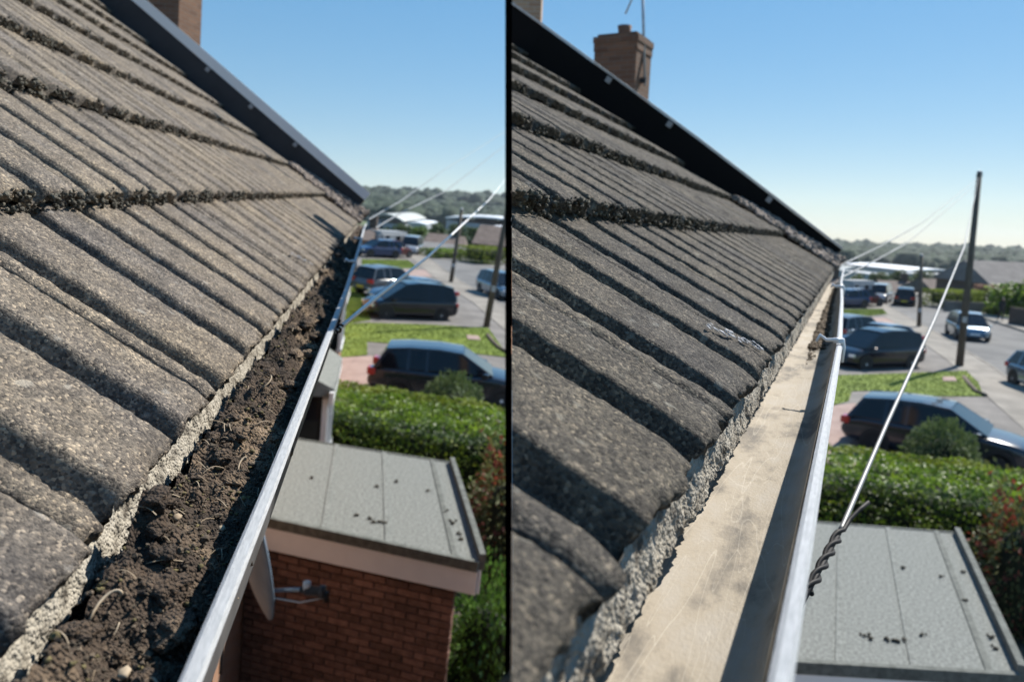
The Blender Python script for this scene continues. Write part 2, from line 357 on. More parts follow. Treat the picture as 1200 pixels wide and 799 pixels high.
def make_roof(fr,w,expo,nrow,ucount,umin_tiles,uverge,mt,label,cut=False,g0=.047):
    P0,S=fr.P0,fr.S; sp=math.hypot(S[1],S[2]); skew=S[0]/sp; e=expo*sp
    Yr=Vector((0,S[1]/sp,S[2]/sp)); X=Vector((1,0,0)); N=X.cross(Yr)
    M=Matrix.Identity(4)
    for i in range(3): M[i][0]=X[i];M[i][1]=Yr[i];M[i][2]=N[i];M[i][3]=P0[i]
    Mb=M.copy(); M=M@Matrix.Translation((0,.012 if cut else .002,-.028))
    root=bpy.data.objects.new('tiled_roof',None); col.objects.link(root); root.matrix_world=fr.M@M
    tag(root,label,'roof')
    Mw=fr.M@M
    protos=[tile_mesh('tile_near%d'%k,w,e+.07,e,skew,mt,11*k+(3 if fr is FL else 60),118,60,g0=g0) for k in range(3)]
    protf=[tile_mesh('tile%d'%k,w,e+.07,e,skew,mt,7*k+(5 if fr is FL else 80),44,16,g0=g0) for k in range(4)]
    Rc=Vector([C3[i][0] for i in range(3)])        # plane that ends the cut roof (world x of the eye)
    eye=Vector((0,0,EYE)); occ=[]
    for r in range(nrow):
        sh=0 if r%2==0 else 0
        ue=uverge(r*expo)
        k0=umin_tiles
        kk=k0
        while True:
            u0=kk*w+sh
            if u0>=ue-.03: break
            near=(u0<1.2 and r<2)
            me=random.choice(protos if near else protf)
            loc=Vector((u0+skew*r*e,r*e,random.uniform(-.0015,.0025)))
            rot=(random.uniform(-.006,.006),random.uniform(-.006,.006),random.uniform(-.004,.004))
            if cut:
                cs=[Mw@(loc+Vector((a+skew*b,b,0))) for a in(0,w) for b in(-.02,e+.09)]
                ds=[(c-eye).dot(Rc) for c in cs]
                if max(ds)<.0: kk+=1; continue
                if min(ds)<.0:
                    bm=bmesh.new(); bm.from_mesh(me); T=Matrix.LocRotScale(loc,None,None)
                    inv=(Mw@T).inverted(); pco=inv@(eye+Rc*.0); pno=(inv.to_3x3()@Rc).normalized()
                    bmesh.ops.bisect_plane(bm,geom=bm.verts[:]+bm.edges[:]+bm.faces[:],plane_co=pco,plane_no=pno,clear_inner=True)
                    if len(bm.faces)==0: bm.free(); kk+=1; continue
                    me=bpy.data.meshes.new('tile_cut'); bm.to_mesh(me); me.materials.append(mt); bm.free(); rot=(0,0,0)
            if u0+w>ue:                                  # verge tile trimmed at the board
                bm=bmesh.new(); bm.from_mesh(me)
                bmesh.ops.bisect_plane(bm,geom=bm.verts[:]+bm.edges[:]+bm.faces[:],plane_co=(ue-u0,0,0),plane_no=(1,-skew,0),clear_outer=True)
                if len(bm.faces)==0: bm.free(); break
                me=bpy.data.meshes.new('tile_verge'); bm.to_mesh(me); me.materials.append(mt); bm.free()
            o=ob('tile',me,root,loc,rot); kk+=1
    # moss and crumbs gathered along the butts of every course
    pts=[];rad=[];rg=np.random.default_rng(5 if fr is FL else 6)
    for r in range(1,nrow):
        ue=uverge(r*expo); u=umin_tiles*w
        while u<ue:
            dens=.5+1.1*mn.noise((u*5,r*7.1,0)); 
            if rg.random()>dens+.55: u+=.006; continue
            for q in range(2 if rg.random()<dens else 1):
                h=.0205*float(prof(np.array((u-g0)/(w/2))))
                R=rg.uniform(.0012,.0036)*(1.25 if rg.random()<.12 else 1)
                p=Vector((u+skew*r*e+rg.normal(0,.003),r*e-.004-rg.uniform(-.004,.010),h+.006-rg.uniform(0,.026)))
                if cut:
                    if (Mw@p-eye).dot(Rc)<.006: continue
                pts.append(tuple(p)); rad.append(R)
            u+=rg.uniform(.003,.006) if u<2 else rg.uniform(.006,.011)
    mo=ob('moss',lumps('moss',pts,rad,MOSS,(1.3,.8,1.0),.55,(IV2,IF2)),root); tag(mo,kind='stuff')
    # boarding under the tiles
    mb=MB(); z=-.052; pl=[(umin_tiles*w,-.0),(uverge(0),0),(uverge(nrow*expo)+skew*nrow*e,nrow*e),(umin_tiles*w+skew*nrow*e,nrow*e)]
    mb.prism(pl,z-.03,z); me=mb.mesh('roof_deck',BLACK)
    if cut:
        bm=bmesh.new(); bm.from_mesh(me); inv=Mw.inverted()
        rr=bmesh.ops.bisect_plane(bm,geom=bm.verts[:]+bm.edges[:]+bm.faces[:],plane_co=inv@(eye+Rc*.003),plane_no=(inv.to_3x3()@Rc).normalized(),clear_inner=True)
        bmesh.ops.holes_fill(bm,edges=bm.edges[:]); bm.to_mesh(me); bm.free()
    ob('roof_deck',me,root)
    # mortar bed along the eaves
    L=uverge(0); us=[-.12]
    while us[-1]<L: us.append(us[-1]+.0013+.004*max(us[-1],0)**.9)
    us=np.array(us); K=9; V=[];
    K=16; bot=.028 if cut else .022
    for k in range(K):
        t=k/(K-1); dy=-.0065-(.005 if cut else .006)*t**.8; dz=.002-bot*t
        P=np.stack([us,np.full_like(us,dy),np.full_like(us,dz)],1)
        dy_=dy+.0020*fbm(P,45,3,31)+.0012*vnoise(P,230,3)+.0010*vnoise(P,520,5); dz_=dz+.022*prof((us-g0)/(w/2))*(1-t)**2*.6+.003*fbm(P,40,2,8)
        V.append(np.stack([us,dy_*Yr.y+dz_*Yr.z,dy_*N.y+dz_*N.z],1))
    V=np.concatenate(V); n=len(us); F=[(k*n+j,(k+1)*n+j,(k+1)*n+j+1,k*n+j+1) for k in range(K-1) for j in range(n-1)]
    me=npmesh('mortar_bedding',V,F,MORTAR); ob('mortar_bedding',me,root)
    return root,Mb,N,skew,e

vergeL=lambda v:5.0-.06*v
vergeR=lambda v:3.98-.26*min(v,1.8)
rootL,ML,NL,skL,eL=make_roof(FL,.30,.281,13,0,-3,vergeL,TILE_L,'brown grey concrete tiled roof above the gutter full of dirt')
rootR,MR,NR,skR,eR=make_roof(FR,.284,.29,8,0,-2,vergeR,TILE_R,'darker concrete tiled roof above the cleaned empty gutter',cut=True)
def roofpt(fr,u,v,n=0):
    sp=math.hypot(fr.S[1],fr.S[2]); M={FL:ML,FR:MR}[fr]; sk={FL:skL,FR:skR}[fr]
    return M@Vector((u+sk*v*sp,v*sp,n))
# white smear of old paint on one roll
for fr,root,u,v,w_ in ((FR,rootR,.525,.006,.284),(FL,rootL,1.445,.012,.30)):
    rg=np.random.default_rng(4); pts=[];rad=[]
    for i in range(40):
        t=i/39; pu=.0+.02*math.sin(t*2)+rg.normal(0,.003); pts.append((u+pu+.03*t-.02,v+.055-.052*t+rg.normal(0,.003),-.004+.004*rg.random()+.023*float(prof(np.array((u+pu+.03*t-.02-(.047 if fr is FR else .015))/(w_/2))))-.0+.028*(1-(v+.055-.052*t)/.28)-.018)); rad.append(rg.uniform(.0012,.0030))
    ob('paint_smear',lumps('paint_smear',pts,rad,mat('faded_white',(.42,.43,.46),rough=.7),(1,1.5,.14),.4),root)

# barge board on the raised verge beyond each roof, with the neighbour's roof behind it
def barge(fr,uv,vmax,hgt,label,trimw,clips):
    sp=math.hypot(fr.S[1],fr.S[2]); M={FL:ML,FR:MR}[fr]; sk={FL:skL,FR:skR}[fr]
    root=bpy.data.objects.new('barge_board',None); col.objects.link(root); root.matrix_world=fr.M@M; tag(root,label,'barge board')
    v00=.04 if fr is FR else .06
    def q(u,v,n): return (u+sk*v*sp,v*sp,n)
    def slab(name,m,u0,u1,n0,n1,v0,v1,steps=1,du=None):
        mb=MB(); uvf=uv
        for i in range(steps):
            a=v0+(v1-v0)*i/steps; b=v0+(v1-v0)*(i+1)/steps
            A=[q(uvf(a)+u0,a,n0(a)),q(uvf(a)+u1,a,n0(a)),q(uvf(b)+u1,b,n0(b)),q(uvf(b)+u0,b,n0(b))]
            B=[q(uvf(a)+u0,a,n1(a)),q(uvf(a)+u1,a,n1(a)),q(uvf(b)+u1,b,n1(b)),q(uvf(b)+u0,b,n1(b))]
            s=len(mb.v); mb.v+=A+B
            for f in ((0,3,2,1),(4,5,6,7),(0,1,5,4),(1,2,6,5),(2,3,7,6),(3,0,4,7)): mb.f.append(tuple(s+k for k in f)); mb.m.append(0)
        return ob(name,mb.mesh(name,m),root)
    slab('board',NAVYB if fr is FL else mat('black_timber',(.006,.006,.007),rough=.8,spec=.15),.0,.028,lambda v:-.09,lambda v:hgt(v),v00,vmax,12)
    slab('verge_trim',mat('pale_verge_trim',(.74,.76,.79),rough=.5) if fr is FL else TRIM,-.006,trimw,lambda v:hgt(v)+.001,lambda v:hgt(v)+(.011 if fr is FR else .060),v00,vmax,12)
    for v in clips:
        slab('clip',mat('dull_clip',(.30,.31,.33),rough=.5),-.012,.006,lambda x:hgt(x)-.034,lambda x:hgt(x)-.006,v,v+.024)
    slab('neighbour_roof_edge',ROOFG,.028,.34,lambda v:hgt(v)-.05,lambda v:hgt(v)-.012,v00,vmax,1)
    return root
barge(FL,vergeL,3.7,lambda v:.128,'black barge board with wide grey metal top beyond the weathered roof',.02,[.62,.98,1.32])
barge(FR,vergeR,2.6,lambda v:float(np.interp(v,[0,.9,1.8],[.078,.115,.133])),'black barge board with narrow pale edge and white clips beyond the darker roof',.03,[.45,1.03,1.37])

# ------------------------------------------------------------------ gutters
def gutter(fr,ys,zl,x0,x1,label,floor,clean):
    root=thing('gutter',label,'gutter',fr)
    xs=[x0]
    while xs[-1]<x1: xs.append(xs[-1]+.02+.03*max(xs[-1],0))
    yb=fr.P0[1]+.045
    def sweep(name,prof_,m,smooth=False):
        V=[];n=len(prof_)
        for x in xs:
            y0=float(np.interp(x,*ys))
            for (a,z) in prof_:
                y=y0+a if a<.05 else yb-.02+(a-.05)
                V.append((x,y,zl+z))
        F=[(i*n+k,i*n+k+1,(i+1)*n+k+1,(i+1)*n+k) for i in range(len(xs)-1) for k in range(n-1)]
        return ob(name,npmesh(name,V,F,m,smooth),root)
    sweep('trough',[(.009,-.003),(.0085,-.008),(.010,-.025),(.0135,floor+.014),(.021,floor+.003),(.028,floor),(.0495,floor-.001),(.060,floor+.001),(.072,floor+.014),(.075,.0)],GUT if clean else DIRT,True)
    a=.0 if not clean else .0015; b=.0085 if not clean else .0078
    sweep('lip',[(.002,-.007),(a-.0005,-.002),(a+.001,.0),(b-.002,.0),(b,-.0015),(b,-.006)],LIP)
    sweep('outer_face',[(.002,-.007),(.0055,-.012),(.0085,-.028),(.012,floor+.010),(.024,floor-.003),(.06,floor-.006)],mat('gutter_outer',(.10,.10,.105),(.15,.15,.155),20,.5))
    return root
gL=gutter(FL,([.2,.5,1.0,1.6,2.8,4.3,5.2],[.0575,.0545,.0535,.052,.062,.078,.082]),-.1985,-.3,5.05,'grey gutter packed with dirt and moss along the weathered roof',-.07,False)
gR=gutter(FR,([.2,.4,1.0,1.8,2.8,4.1],[.0025,.0015,-.002,.004,.017,.021]),-.1235,-.3,4.02,'cleaned empty gutter with stained floor along the darker roof',-.072,True)

def gclip(fr,root,x,y,z,s=1):
    """white fixing hooked over the lip"""
    mb=MB(); mb.tube([(x,y+.026,z+.001),(x+.004*s,y+.022,z+.009),(x,y+.014,z+.004),(x-.004,y+.004,z+.006),(x,y-.004,z+.006),(x,y-.006,z-.004),(x+.002,y-.006,z-.022)],[q*(.62 if x<1.5 else 1) for q in (.0025,.004,.0035,.0042,.0045,.004,.003)],8)
    mb.box((x,y+.0,z+.003),(.008,.012,.003))
    ob('gutter_clip',mb.mesh('gutter_clip',CLIP,True),root)
gclip(FR,gR,1.02,.0035,-.1235); gclip(FR,gR,2.3,.016,-.1235); gclip(FL,gL,2.2,.062,-.1985,1.2); gclip(FL,gL,3.3,.074,-.1985)

# debris in the left-hand gutter: one uneven heap, crumbs, a few stems
xs=[.12]
while xs[-1]<5.0: xs.append(xs[-1]+.0017+.0042*xs[-1])
xs=np.array(xs); nk=64; V=[]
for k in range(nk):
    t=k/(nk-1)
    ylip=np.interp(xs,[.2,.5,1.0,1.6,2.8,4.3,5.2],[.0575,.0545,.0535,.052,.062,.078,.082])+.0165; ytop=FL.P0[1]-.012
    y=ylip+(ytop-ylip)*t
    P=np.stack([xs,y,np.zeros_like(xs)],1)
    base=-.1985-.050+.040*(t**.75)
    big=.0125*fbm(P,17,2,4)+.0085*fbm(P,44,3,9)+.0038*vnoise(P,130,2)+.0016*vnoise(P,330,6)+.0007*vnoise(P,800,7)
    ridged=.006*(1-np.abs(vnoise(P,95,12)))-.003
    V.append(np.stack([xs,y,base+(big+ridged)*min(1,.35+t*1.5)],1))
V=np.concatenate(V); n=len(xs)
F=[(k*n+j,k*n+j+1,(k+1)*n+j+1,(k+1)*n+j) for k in range(nk-1) for j in range(n-1)]
deb=ob('gutter_dirt',npmesh('gutter_dirt',V,F,DIRT),fr=FL); tag(deb,'dark crumbly dirt and moss filling the gutter of the weathered roof','dirt',kind='stuff')
rg=np.random.default_rng(12); sel=rg.integers(0,len(V),6500); sel=sel[V[sel,0]<3.2]; sel=sel[rg.random(len(sel))<np.clip(1.1-V[sel,0]*.25,0,1)]
pp=V[sel]+rg.normal(0,.001,(len(sel),3))+np.array([0,0,.0015])
cr=ob('crumbs',lumps('crumbs',pp,rg.uniform(.0004,.0013,len(sel))*(1+1.2*(rg.random(len(sel))<.04))*(1+.5*pp[:,0]),mat('crumb_soil',(.03,.022,.015),(.17,.13,.09),120,.95,.001,500),(1,1,.8),.5,seed=3,smooth=False),deb); tag(cr,kind='stuff')
cr.matrix_parent_inverse=Matrix.Identity(4)
gs=rg.integers(0,len(V),700); gs=gs[(V[gs,0]<1.6)]; gp=V[gs]+np.array([0,0,.003])
gm=ob('moss_tufts',lumps('moss_tufts',gp-np.array([0,0,.0015]),rg.uniform(.0007,.0019,len(gs)),mat('golden_moss',(.06,.05,.02),(.22,.18,.08),200,.95,.001,700),(1.2,1.2,.7),.6,seed=8),deb); tag(gm,kind='stuff')
rg=np.random.default_rng(55); ks=rg.integers(0,len(V),140); ks=ks[(V[ks,0]<4)]; cp=V[ks]+np.array([0,0,.001]); V0,F0=ico(3); allV=[];allF=[]
for i,c in enumerate(cp):
    rr=rg.uniform(.004,.012); Q=V0*(1+.45*fbm(V0+i*3.1,2.6,4,i)[:,None])*rr*np.array([1.3,1,.65])+c; allF.append(F0+len(V0)*i); allV.append(Q)
tag(ob('clods',npmesh('clods',np.concatenate(allV),np.concatenate(allF),DIRT),deb),kind='stuff')
rg=np.random.default_rng(77); mb=MB()                # fine roots
for i in range(230):
    k=rg.integers(0,len(V)); 
    if V[k,0]>2.0 or V[k,0]<.2: continue
    x,y,z=V[k]; a=rg.uniform(0,3.14); L_=rg.uniform(.006,.02)*(.7+.6*x); c_=rg.uniform(-1,1)
    mb.tube([(x+L_*(t-.5)*math.cos(a)-c_*L_*.6*(t-.5)**2*math.sin(a),y+L_*(t-.5)*math.sin(a)+c_*L_*.6*(t-.5)**2*math.cos(a),z+.0015+.003*math.sin(3.1*t)) for t in np.linspace(0,1,6)],.00030+.0001*x,3,False)
tag(ob('roots',mb.mesh('roots',TWIG),deb),kind='stuff')
def dirt_z(x,y):
    d=(V[:,0]-x)**2+(V[:,1]-y)**2; return V[np.argmin(d),2]
twigs=[(.62,.095,.045,.9,'thin pale curled stem on the dirt near the tile edge'),(.80,.10,.05,2.3,'thin looped straw lying on dirt halfway along the gutter'),(.38,.118,.03,.4,'short pale stem stuck in the dirt close to the mortar'),(.33,.085,.028,2.6,'small straw in the dirt at the bottom of the picture')]
for x,y,L_,a,lab in twigs:
    z=dirt_z(x,y)+.004; pts=[(x+L_*(t-.5)*math.cos(a)+.006*math.sin(5*t),y+.35*L_*(t-.5)*math.sin(a)+.006*math.cos(4*t),z+.006*math.sin(t*3.1)) for t in np.linspace(0,1,12)]
    mb=MB(); mb.tube(pts,[.0008]*11+[.0004],5); tag(ob('twig',mb.mesh('twig',TWIG,True),fr=FL),lab,'twig','stems lying on the gutter dirt')
for x,y,r,lab in ((.345,.10,.0035,'small tan stone on the dirt nearest the camera'),(.52,.09,.003,'small brown seed husk on the dirt beside the shaded strip'),(.47,.108,.003,'pale pebble on dirt beside the mortar')):
    z=dirt_z(x,y)+.004; tag(ob('pebble',lumps('pebble',[(x,y,z)],[r],TWIG,(1.4,.8,.5),.3,(IV2,IF2),seed=int(x*100)),fr=FL),lab,'pebble')
# grit left in the cleaned gutter
rg=np.random.default_rng(22); n=260; x=rg.uniform(1.3,3.8,n); x=x**1.0
y=FR.P0[1]-.006-np.abs(rg.normal(0,.004,n)); z=np.full(n,-.1235-.0705)
gr=ob('gutter_grit',lumps('gutter_grit',np.stack([x,y,z],1),rg.uniform(.0008,.003,n)*(1+.5*(x>1.6)),mat('grit',(.08,.06,.04),(.30,.25,.19),90,.95),(1,1,.7),.5,seed=5,smooth=False),fr=FR)
tag(gr,'sandy grit left under the tile edge in the cleaned gutter','grit',kind='stuff')
x=rg.uniform(1.5,3.9,900); y=FR.P0[1]-.004-np.abs(rg.normal(0,.012,900))
g2=ob('mud_patch',lumps('mud_patch',np.stack([x,y,np.full(900,-.1235-.069)],1),rg.uniform(.002,.007,900),mat('mud',(.07,.05,.03),(.16,.12,.08),60,.95),(1.3,1,.6),.5,seed=6),fr=FR); tag(g2,'brown mud patches left at the far end of the cleaned gutter','mud',kind='stuff')

# ------------------------------------------------------------------ houses under the roofs
def brick_tex(name,c1,c2,mo,sc_=1.0):
    if name in MATS: return MATS[name]
    M=bpy.data.materials.new(name); M.use_nodes=True; n=M.node_tree.nodes; l=M.node_tree.links; b=n['Principled BSDF']; b.inputs['Roughness'].default_value=.9
    tc=n.new('ShaderNodeTexCoord'); sx=n.new('ShaderNodeSeparateXYZ'); l.new(tc.outputs['Object'],sx.inputs[0]); ad=n.new('ShaderNodeMath'); l.new(sx.outputs[0],ad.inputs[0]); l.new(sx.outputs[1],ad.inputs[1])
    cx=n.new('ShaderNodeCombineXYZ'); l.new(ad.outputs[0],cx.inputs[0]); l.new(sx.outputs[2],cx.inputs[1])
    bt=n.new('ShaderNodeTexBrick'); l.new(cx.outputs[0],bt.inputs['Vector']); bt.inputs['Scale'].default_value=1/sc_; bt.inputs['Brick Width'].default_value=.225; bt.inputs['Row Height'].default_value=.075; bt.inputs['Mortar Size'].default_value=.006
    bt.inputs['Color1'].default_value=(*c1,1); bt.inputs['Color2'].default_value=(*c2,1); bt.inputs['Mortar'].default_value=(*mo,1); l.new(bt.outputs[0],b.inputs['Base Color'])
    bu=n.new('ShaderNodeBump'); bu.inputs['Distance'].default_value=.006; bu.invert=True; l.new(bt.outputs['Fac'],bu.inputs['Height']); l.new(bu.outputs[0],b.inputs['Normal'])
    MATS[name]=M; return M
BRT=brick_tex('orange_brick_wall',(.32,.16,.09),(.40,.21,.12),(.33,.29,.25)); BRC=brick_tex('chimney_brick',(.13,.065,.04),(.21,.11,.065),(.18,.15,.12),.62); BRTAN=brick_tex('tan_brick',(.36,.22,.14),(.46,.31,.20),(.46,.42,.36),.62); BRD=brick_tex('sooty_brick',(.07,.05,.042),(.10,.068,.052),(.11,.10,.09))

YWL=1.02; YWR=.42
h=thing('house','orange brick house wall under the dirty gutter','house',FL)
mb=MB(); mb.box((2.5,YWL+1.5,-2.95),(5.6,3.0,4.9)); ob('wall',mb.mesh('wall',BRT),h)
mb=MB(); mb.box((2.4,.5*(FL.P0[1]+.045+YWL),-.30),(5.8,YWL-FL.P0[1]-.045,.02)); ob('soffit',mb.mesh('soffit',WHITE),h)
mb=MB(); mb.box((2.4,FL.P0[1]+.055,-.255),(5.8,.02,.11)); ob('fascia_board',mb.mesh('fascia_board',PINKW),h)
h=thing('house','brick house wall under the cleaned gutter','house',FR)
mb=MB(); pts=[(.9,YWR),(4.0,YWR),(4.0,1.9)]; mb.prism(pts,-5.4,-.55); ob('wall',mb.mesh('wall',BRT),h)
mb=MB(); mb.box((2.3,.5*(FR.P0[1]+.045+YWR),-.235),(3.4,YWR-FR.P0[1]-.045,.02)); ob('soffit',mb.mesh('soffit',WHITE),h)
mb=MB(); mb.box((1.9,FR.P0[1]+.055,-.185),(4.2,.02,.11)); ob('fascia_board',mb.mesh('fascia_board',PINKW),h)
# black end board closing the cut end of the darker roof
M4=FR.M.inverted()
def cam_to_world(x,y,z):
    p=C3@np.array([x,y,z]); return Vector((p[0],p[1],p[2]+EYE))
def roof_y_cam(depth):
    lo,hi=-1.5,3.0
    Mi=(FR.M@MR).inverted()
    for _ in range(40):
        mid=(lo+hi)/2
        if (Mi@cam_to_world(0,mid,depth))[2]>-.05: hi=mid
        else: lo=mid
    return lo
ds=[.3,.6,1,1.6,2.3,3.1,3.9]; prf=[(roof_y_cam(d),d) for d in ds]; mb=MB()
for i in range(len(ds)-1):
    (a,da),(b,db)=prf[i],prf[i+1]; s=len(mb.v)
    for x in (.004,.016):
        for (yy,dd) in ((a,da),(b,db),(b-.25-.0*db,db),(a-.25,da)): mb.v.append(tuple(cam_to_world(x,yy,dd)))
    for f in ((0,1,2,3),(7,6,5,4),(0,4,5,1),(1,5,6,2),(2,6,7,3),(3,7,4,0)): mb.f.append(tuple(s+k for k in f)); mb.m.append(0)
eb=ob('end_board',mb.mesh('end_board',BLACK)); tag(eb,'black end board closing the cut end of the darker roof','board')
def cut_left(objs,off=.0):
    Rc=Vector([C3[i][0] for i in range(3)]); bpy.context.view_layer.update()
    for o in objs:
        if o.type!='MESH': continue
        mw=o.matrix_world; d=[(mw@v.co-Vector((0,0,EYE))).dot(Rc) for v in o.data.vertices]
        if not d or min(d)>=off: continue
        me=o.data.copy(); bm=bmesh.new(); bm.from_mesh(me); inv=mw.inverted()
        bmesh.ops.bisect_plane(bm,geom=bm.verts[:]+bm.edges[:]+bm.faces[:],plane_co=inv@(Vector((0,0,EYE))+Rc*off),plane_no=(inv.to_3x3()@Rc).normalized(),clear_inner=True)
        if len(bm.faces)==0: bm.free(); bpy.data.objects.remove(o); continue
        bmesh.ops.holes_fill(bm,edges=bm.edges[:],sides=12) if len(bm.faces)<60 else None
        bm.to_mesh(me); bm.free(); o.data=me
bpy.context.view_layer.update()
def is_right(o):
    return o.get('label','').find('dirty')<0 and o.get('label','').find('weathered')<0
for root in [o for o in list(bpy.data.objects) if o.parent is None and o.name.split('.')[0] in ('house','gutter','barge_board','gutter_grit') and is_right(o)]:
    cut_left(([root] if root.type=='MESH' else [])+list(root.children),.0)
# dividing line between the two views, built in as a slim black post
bz=-EYE
pd=5.0; xa,xb=(592.0-600)/FOC*pd,(600.5-600)/FOC*pd
mb=MB(); s=0
for (yy) in (-4.4,3.2):
    for (x,dd) in ((xa,pd),(xb,pd),(xb,pd+.08),(xa,pd+.08)): mb.v.append(tuple(cam_to_world(x,yy,dd)))
for f in ((0,3,2,1),(4,5,6,7),(0,1,5,4),(1,2,6,5),(2,3,7,6),(3,0,4,7)): mb.f.append(f); mb.m.append(0)
po=ob('divider_post',mb.mesh('divider_post',mat('matt_black',(.0015,.0015,.0015),rough=1,spec=0))); tag(po,'slim matt black post put in as the dividing line of the two views','post')

# ------------------------------------------------------------------ porches with felt roofs
def brick_face(root,A,B,z0,z1,label=None,thick=.05):
    """individual bricks standing proud of the mortar along the line A-B"""
    A=Vector(A);B=Vector(B); d=(B-A); L=d.length; d.normalize(); nrm=Vector((d.y,-d.x,0)); ang=math.atan2(d.y,d.x)
    bm=bmesh.new(); bmesh.ops.create_cube(bm,size=1,matrix=Matrix.Diagonal((.213,.06,.063,1))); bmesh.ops.bevel(bm,geom=bm.edges[:],offset=.003,segments=1,affect='EDGES'); me=bpy.data.meshes.new('brick'); bm.to_mesh(me); bm.free(); me.materials.append(BRICK)
    n=int(L/.225)
    meh=bpy.data.meshes.new('half_brick'); bm=bmesh.new(); bmesh.ops.create_cube(bm,size=1,matrix=Matrix.Diagonal((.100,.06,.063,1))); bm.to_mesh(meh); bm.free(); meh.materials.append(BRICK)
    r=0; z=z1-.04
    while z>z0:
        x=.112 if r%2==0 else .225
        if r%2: 
            p=A+d*.055; ob('brick',meh,root,(p.x,p.y,z),(0,0,ang))
        while x<L-.10:
            p=A+d*x+nrm*random.uniform(-.002,.002); ob('brick',me,root,(p.x,p.y,z),(random.uniform(-.01,.01),0,ang)); x+=.225
        if L-(x-.1125)>.09: p=A+d*(x-.06); ob('brick',meh,root,(p.x,p.y,z),(0,0,ang))
        z-=.075; r+=1
def porch(fr,bl,br,frt,fl,h,label,bricks,wl):
    c=[fr.g(*p,h)[:2] for p in (bl,br,frt,fl)]
    # carry the deck on to the house wall
    def ext(a,b): 
        t=(wl-a[1])/(b[1]-a[1]); return a+(b-a)*t
    B0=ext(c[1],c[0]); F0=ext(c[2],c[3]); pts=[F0,c[2],c[1],B0]
    cen=sum(pts)/4; root=thing('porch',label,'porch',fr,(0,0,0))
    z=-h; mb=MB(); mb.prism(pts,z-.05,z-.03); ob('felt_deck',mb.mesh('felt_deck',FELT),root)
    # felt laps
    def lerp(a,b,t): return a+(b-a)*t
    for t in (.34,.62,.90):
        a=lerp(F0,c[2],t); b=lerp(B0,c[1],t); mb=MB(); d=unit(c[2]-F0)*.012
        mb.prism([a-d*2.2,a+d*2.2,b+d*2.2,b-d*2.2],z-.03,z-.020); ob('felt_lap',mb.mesh('felt_lap',FELT if t<.8 else FELT2),root)
    # raised edges
    def rail(a,b,wd,z0,z1,name,m,off=0):
        d=unit(b-a); nn=np.array([d[1],-d[0]]); mb=MB(); mb.prism([a+nn*off,a+nn*(off-wd),b+nn*(off-wd),b+nn*off],z0,z1); return ob(name,mb.mesh(name,m),root)
    rail(F0,c[2],.05,z-.11,z-.012,'front_felt_edge',FELT2,.05)
    rail(c[2],c[1],.055,z-.11,z+.045,'side_upstand',FELT2,.055)
    rail(c[1],B0,.03,z-.10,z-.02,'back_felt_edge',FELT2,.03)
    rail(F0,c[2],.022,z-.34,z-.112,'fascia_board',PINKW,.03); rail(c[2],c[1],.022,z-.34,z-.112,'fascia_board',PINKW,.03)
    ins=.18; u=unit(c[2]-c[1]); s_=unit(c[2]-F0); F1=F0-u*.10; C2=c[2]-u*.10-s_*ins; C1=c[1]-s_*ins+u*.1; B1=B0+u*.1
    mb=MB(); mb.prism([F1,C2,C1,B1],-EYE,z-.13); ob('wall',mb.mesh('wall',MORT2 if bricks else BRT),root)
    if bricks: brick_face(root,(F1[0],F1[1],0),(C2[0],C2[1],0),-5.3,z-.33)
    return pts,z
pL,zpL=porch(FL,(345,512),(527,540),(562,655),(315,603),3.1,'dark red brick porch with grey felt flat roof beside the satellite dish',True,YWL)
pR,zpR=porch(FR,(960,610),(1118,622),(1192,785),(938,770),3.1,'brick porch with grey felt flat roof under the twisted stay wire',False,YWR)
rg=np.random.default_rng(9)
for fr,pts_px,lab in ((FL,[(435,608),(443,612),(450,613),(417,604),(365,560),(465,565),(538,625),(543,632),(525,600),(530,612),(440,570),(503,576)],'dark moss clumps dropped on the felt roof beside the dish'),
                      (FR,[(1042,750),(1050,752),(1060,750),(1012,744),(1060,666),(1104,676),(1160,746),(1165,758),(1130,704),(1140,660),(1085,745),(1125,670)],'dark moss clumps dropped on the felt roof under the stay wire')):
    P=[];R_=[]
    for (px,py) in pts_px:
        q=fr.g(px,py,3.125)
        for _ in range(4): P.append((q[0]+rg.normal(0,.018),q[1]+rg.normal(0,.018),q[2]+.008)); R_.append(rg.uniform(.008,.02))
    o=ob('moss_clumps',lumps('moss_clumps',P,R_,MOSS,(1,1,.8),.5),fr=fr); tag(o,lab,'moss',kind='stuff')

# ------------------------------------------------------------------ satellite dish under the left gutter
dc=FL.d(301,650,3.9)
r=thing('satellite_dish','grey satellite dish seen edge on with its arm over the porch','satellite dish',FL,dc)
V=[];F=[];nr,na=8,32; nrm=Vector((.34,-.93,.16)).normalized(); e1=nrm.cross(Vector((0,0,1))).normalized(); e2=e1.cross(nrm)
for side in (0,1):
    for i in range(nr+1):
        rr=.335*i/nr
        for k in range(na):
            a=2*math.pi*k/na; p=(e1*math.cos(a)*.92+e2*math.sin(a))*rr+nrm*(rr*rr*.55-.012*side-.05); V.append(tuple(p))
o_=(nr+1)*na
for s_ in (0,1):
    for i in range(nr):
        for k in range(na): a=s_*o_+i*na+k; b=s_*o_+i*na+(k+1)%na; F.append((a,b,b+na,a+na) if s_==0 else (a,a+na,b+na,b))
for k in range(na): a=nr*na+k; b=nr*na+(k+1)%na; F.append((a,b,b+o_,a+o_))
ob('dish_bowl',npmesh('dish_bowl',V,F,mat('dish_grey',(.15,.22,.31),(.20,.28,.38),8,.5)),r)
tip=FL.d(352,691,3.85)-dc; base=FL.d(308,692,3.95)-dc; lnb=FL.d(381,694,3.85)-dc
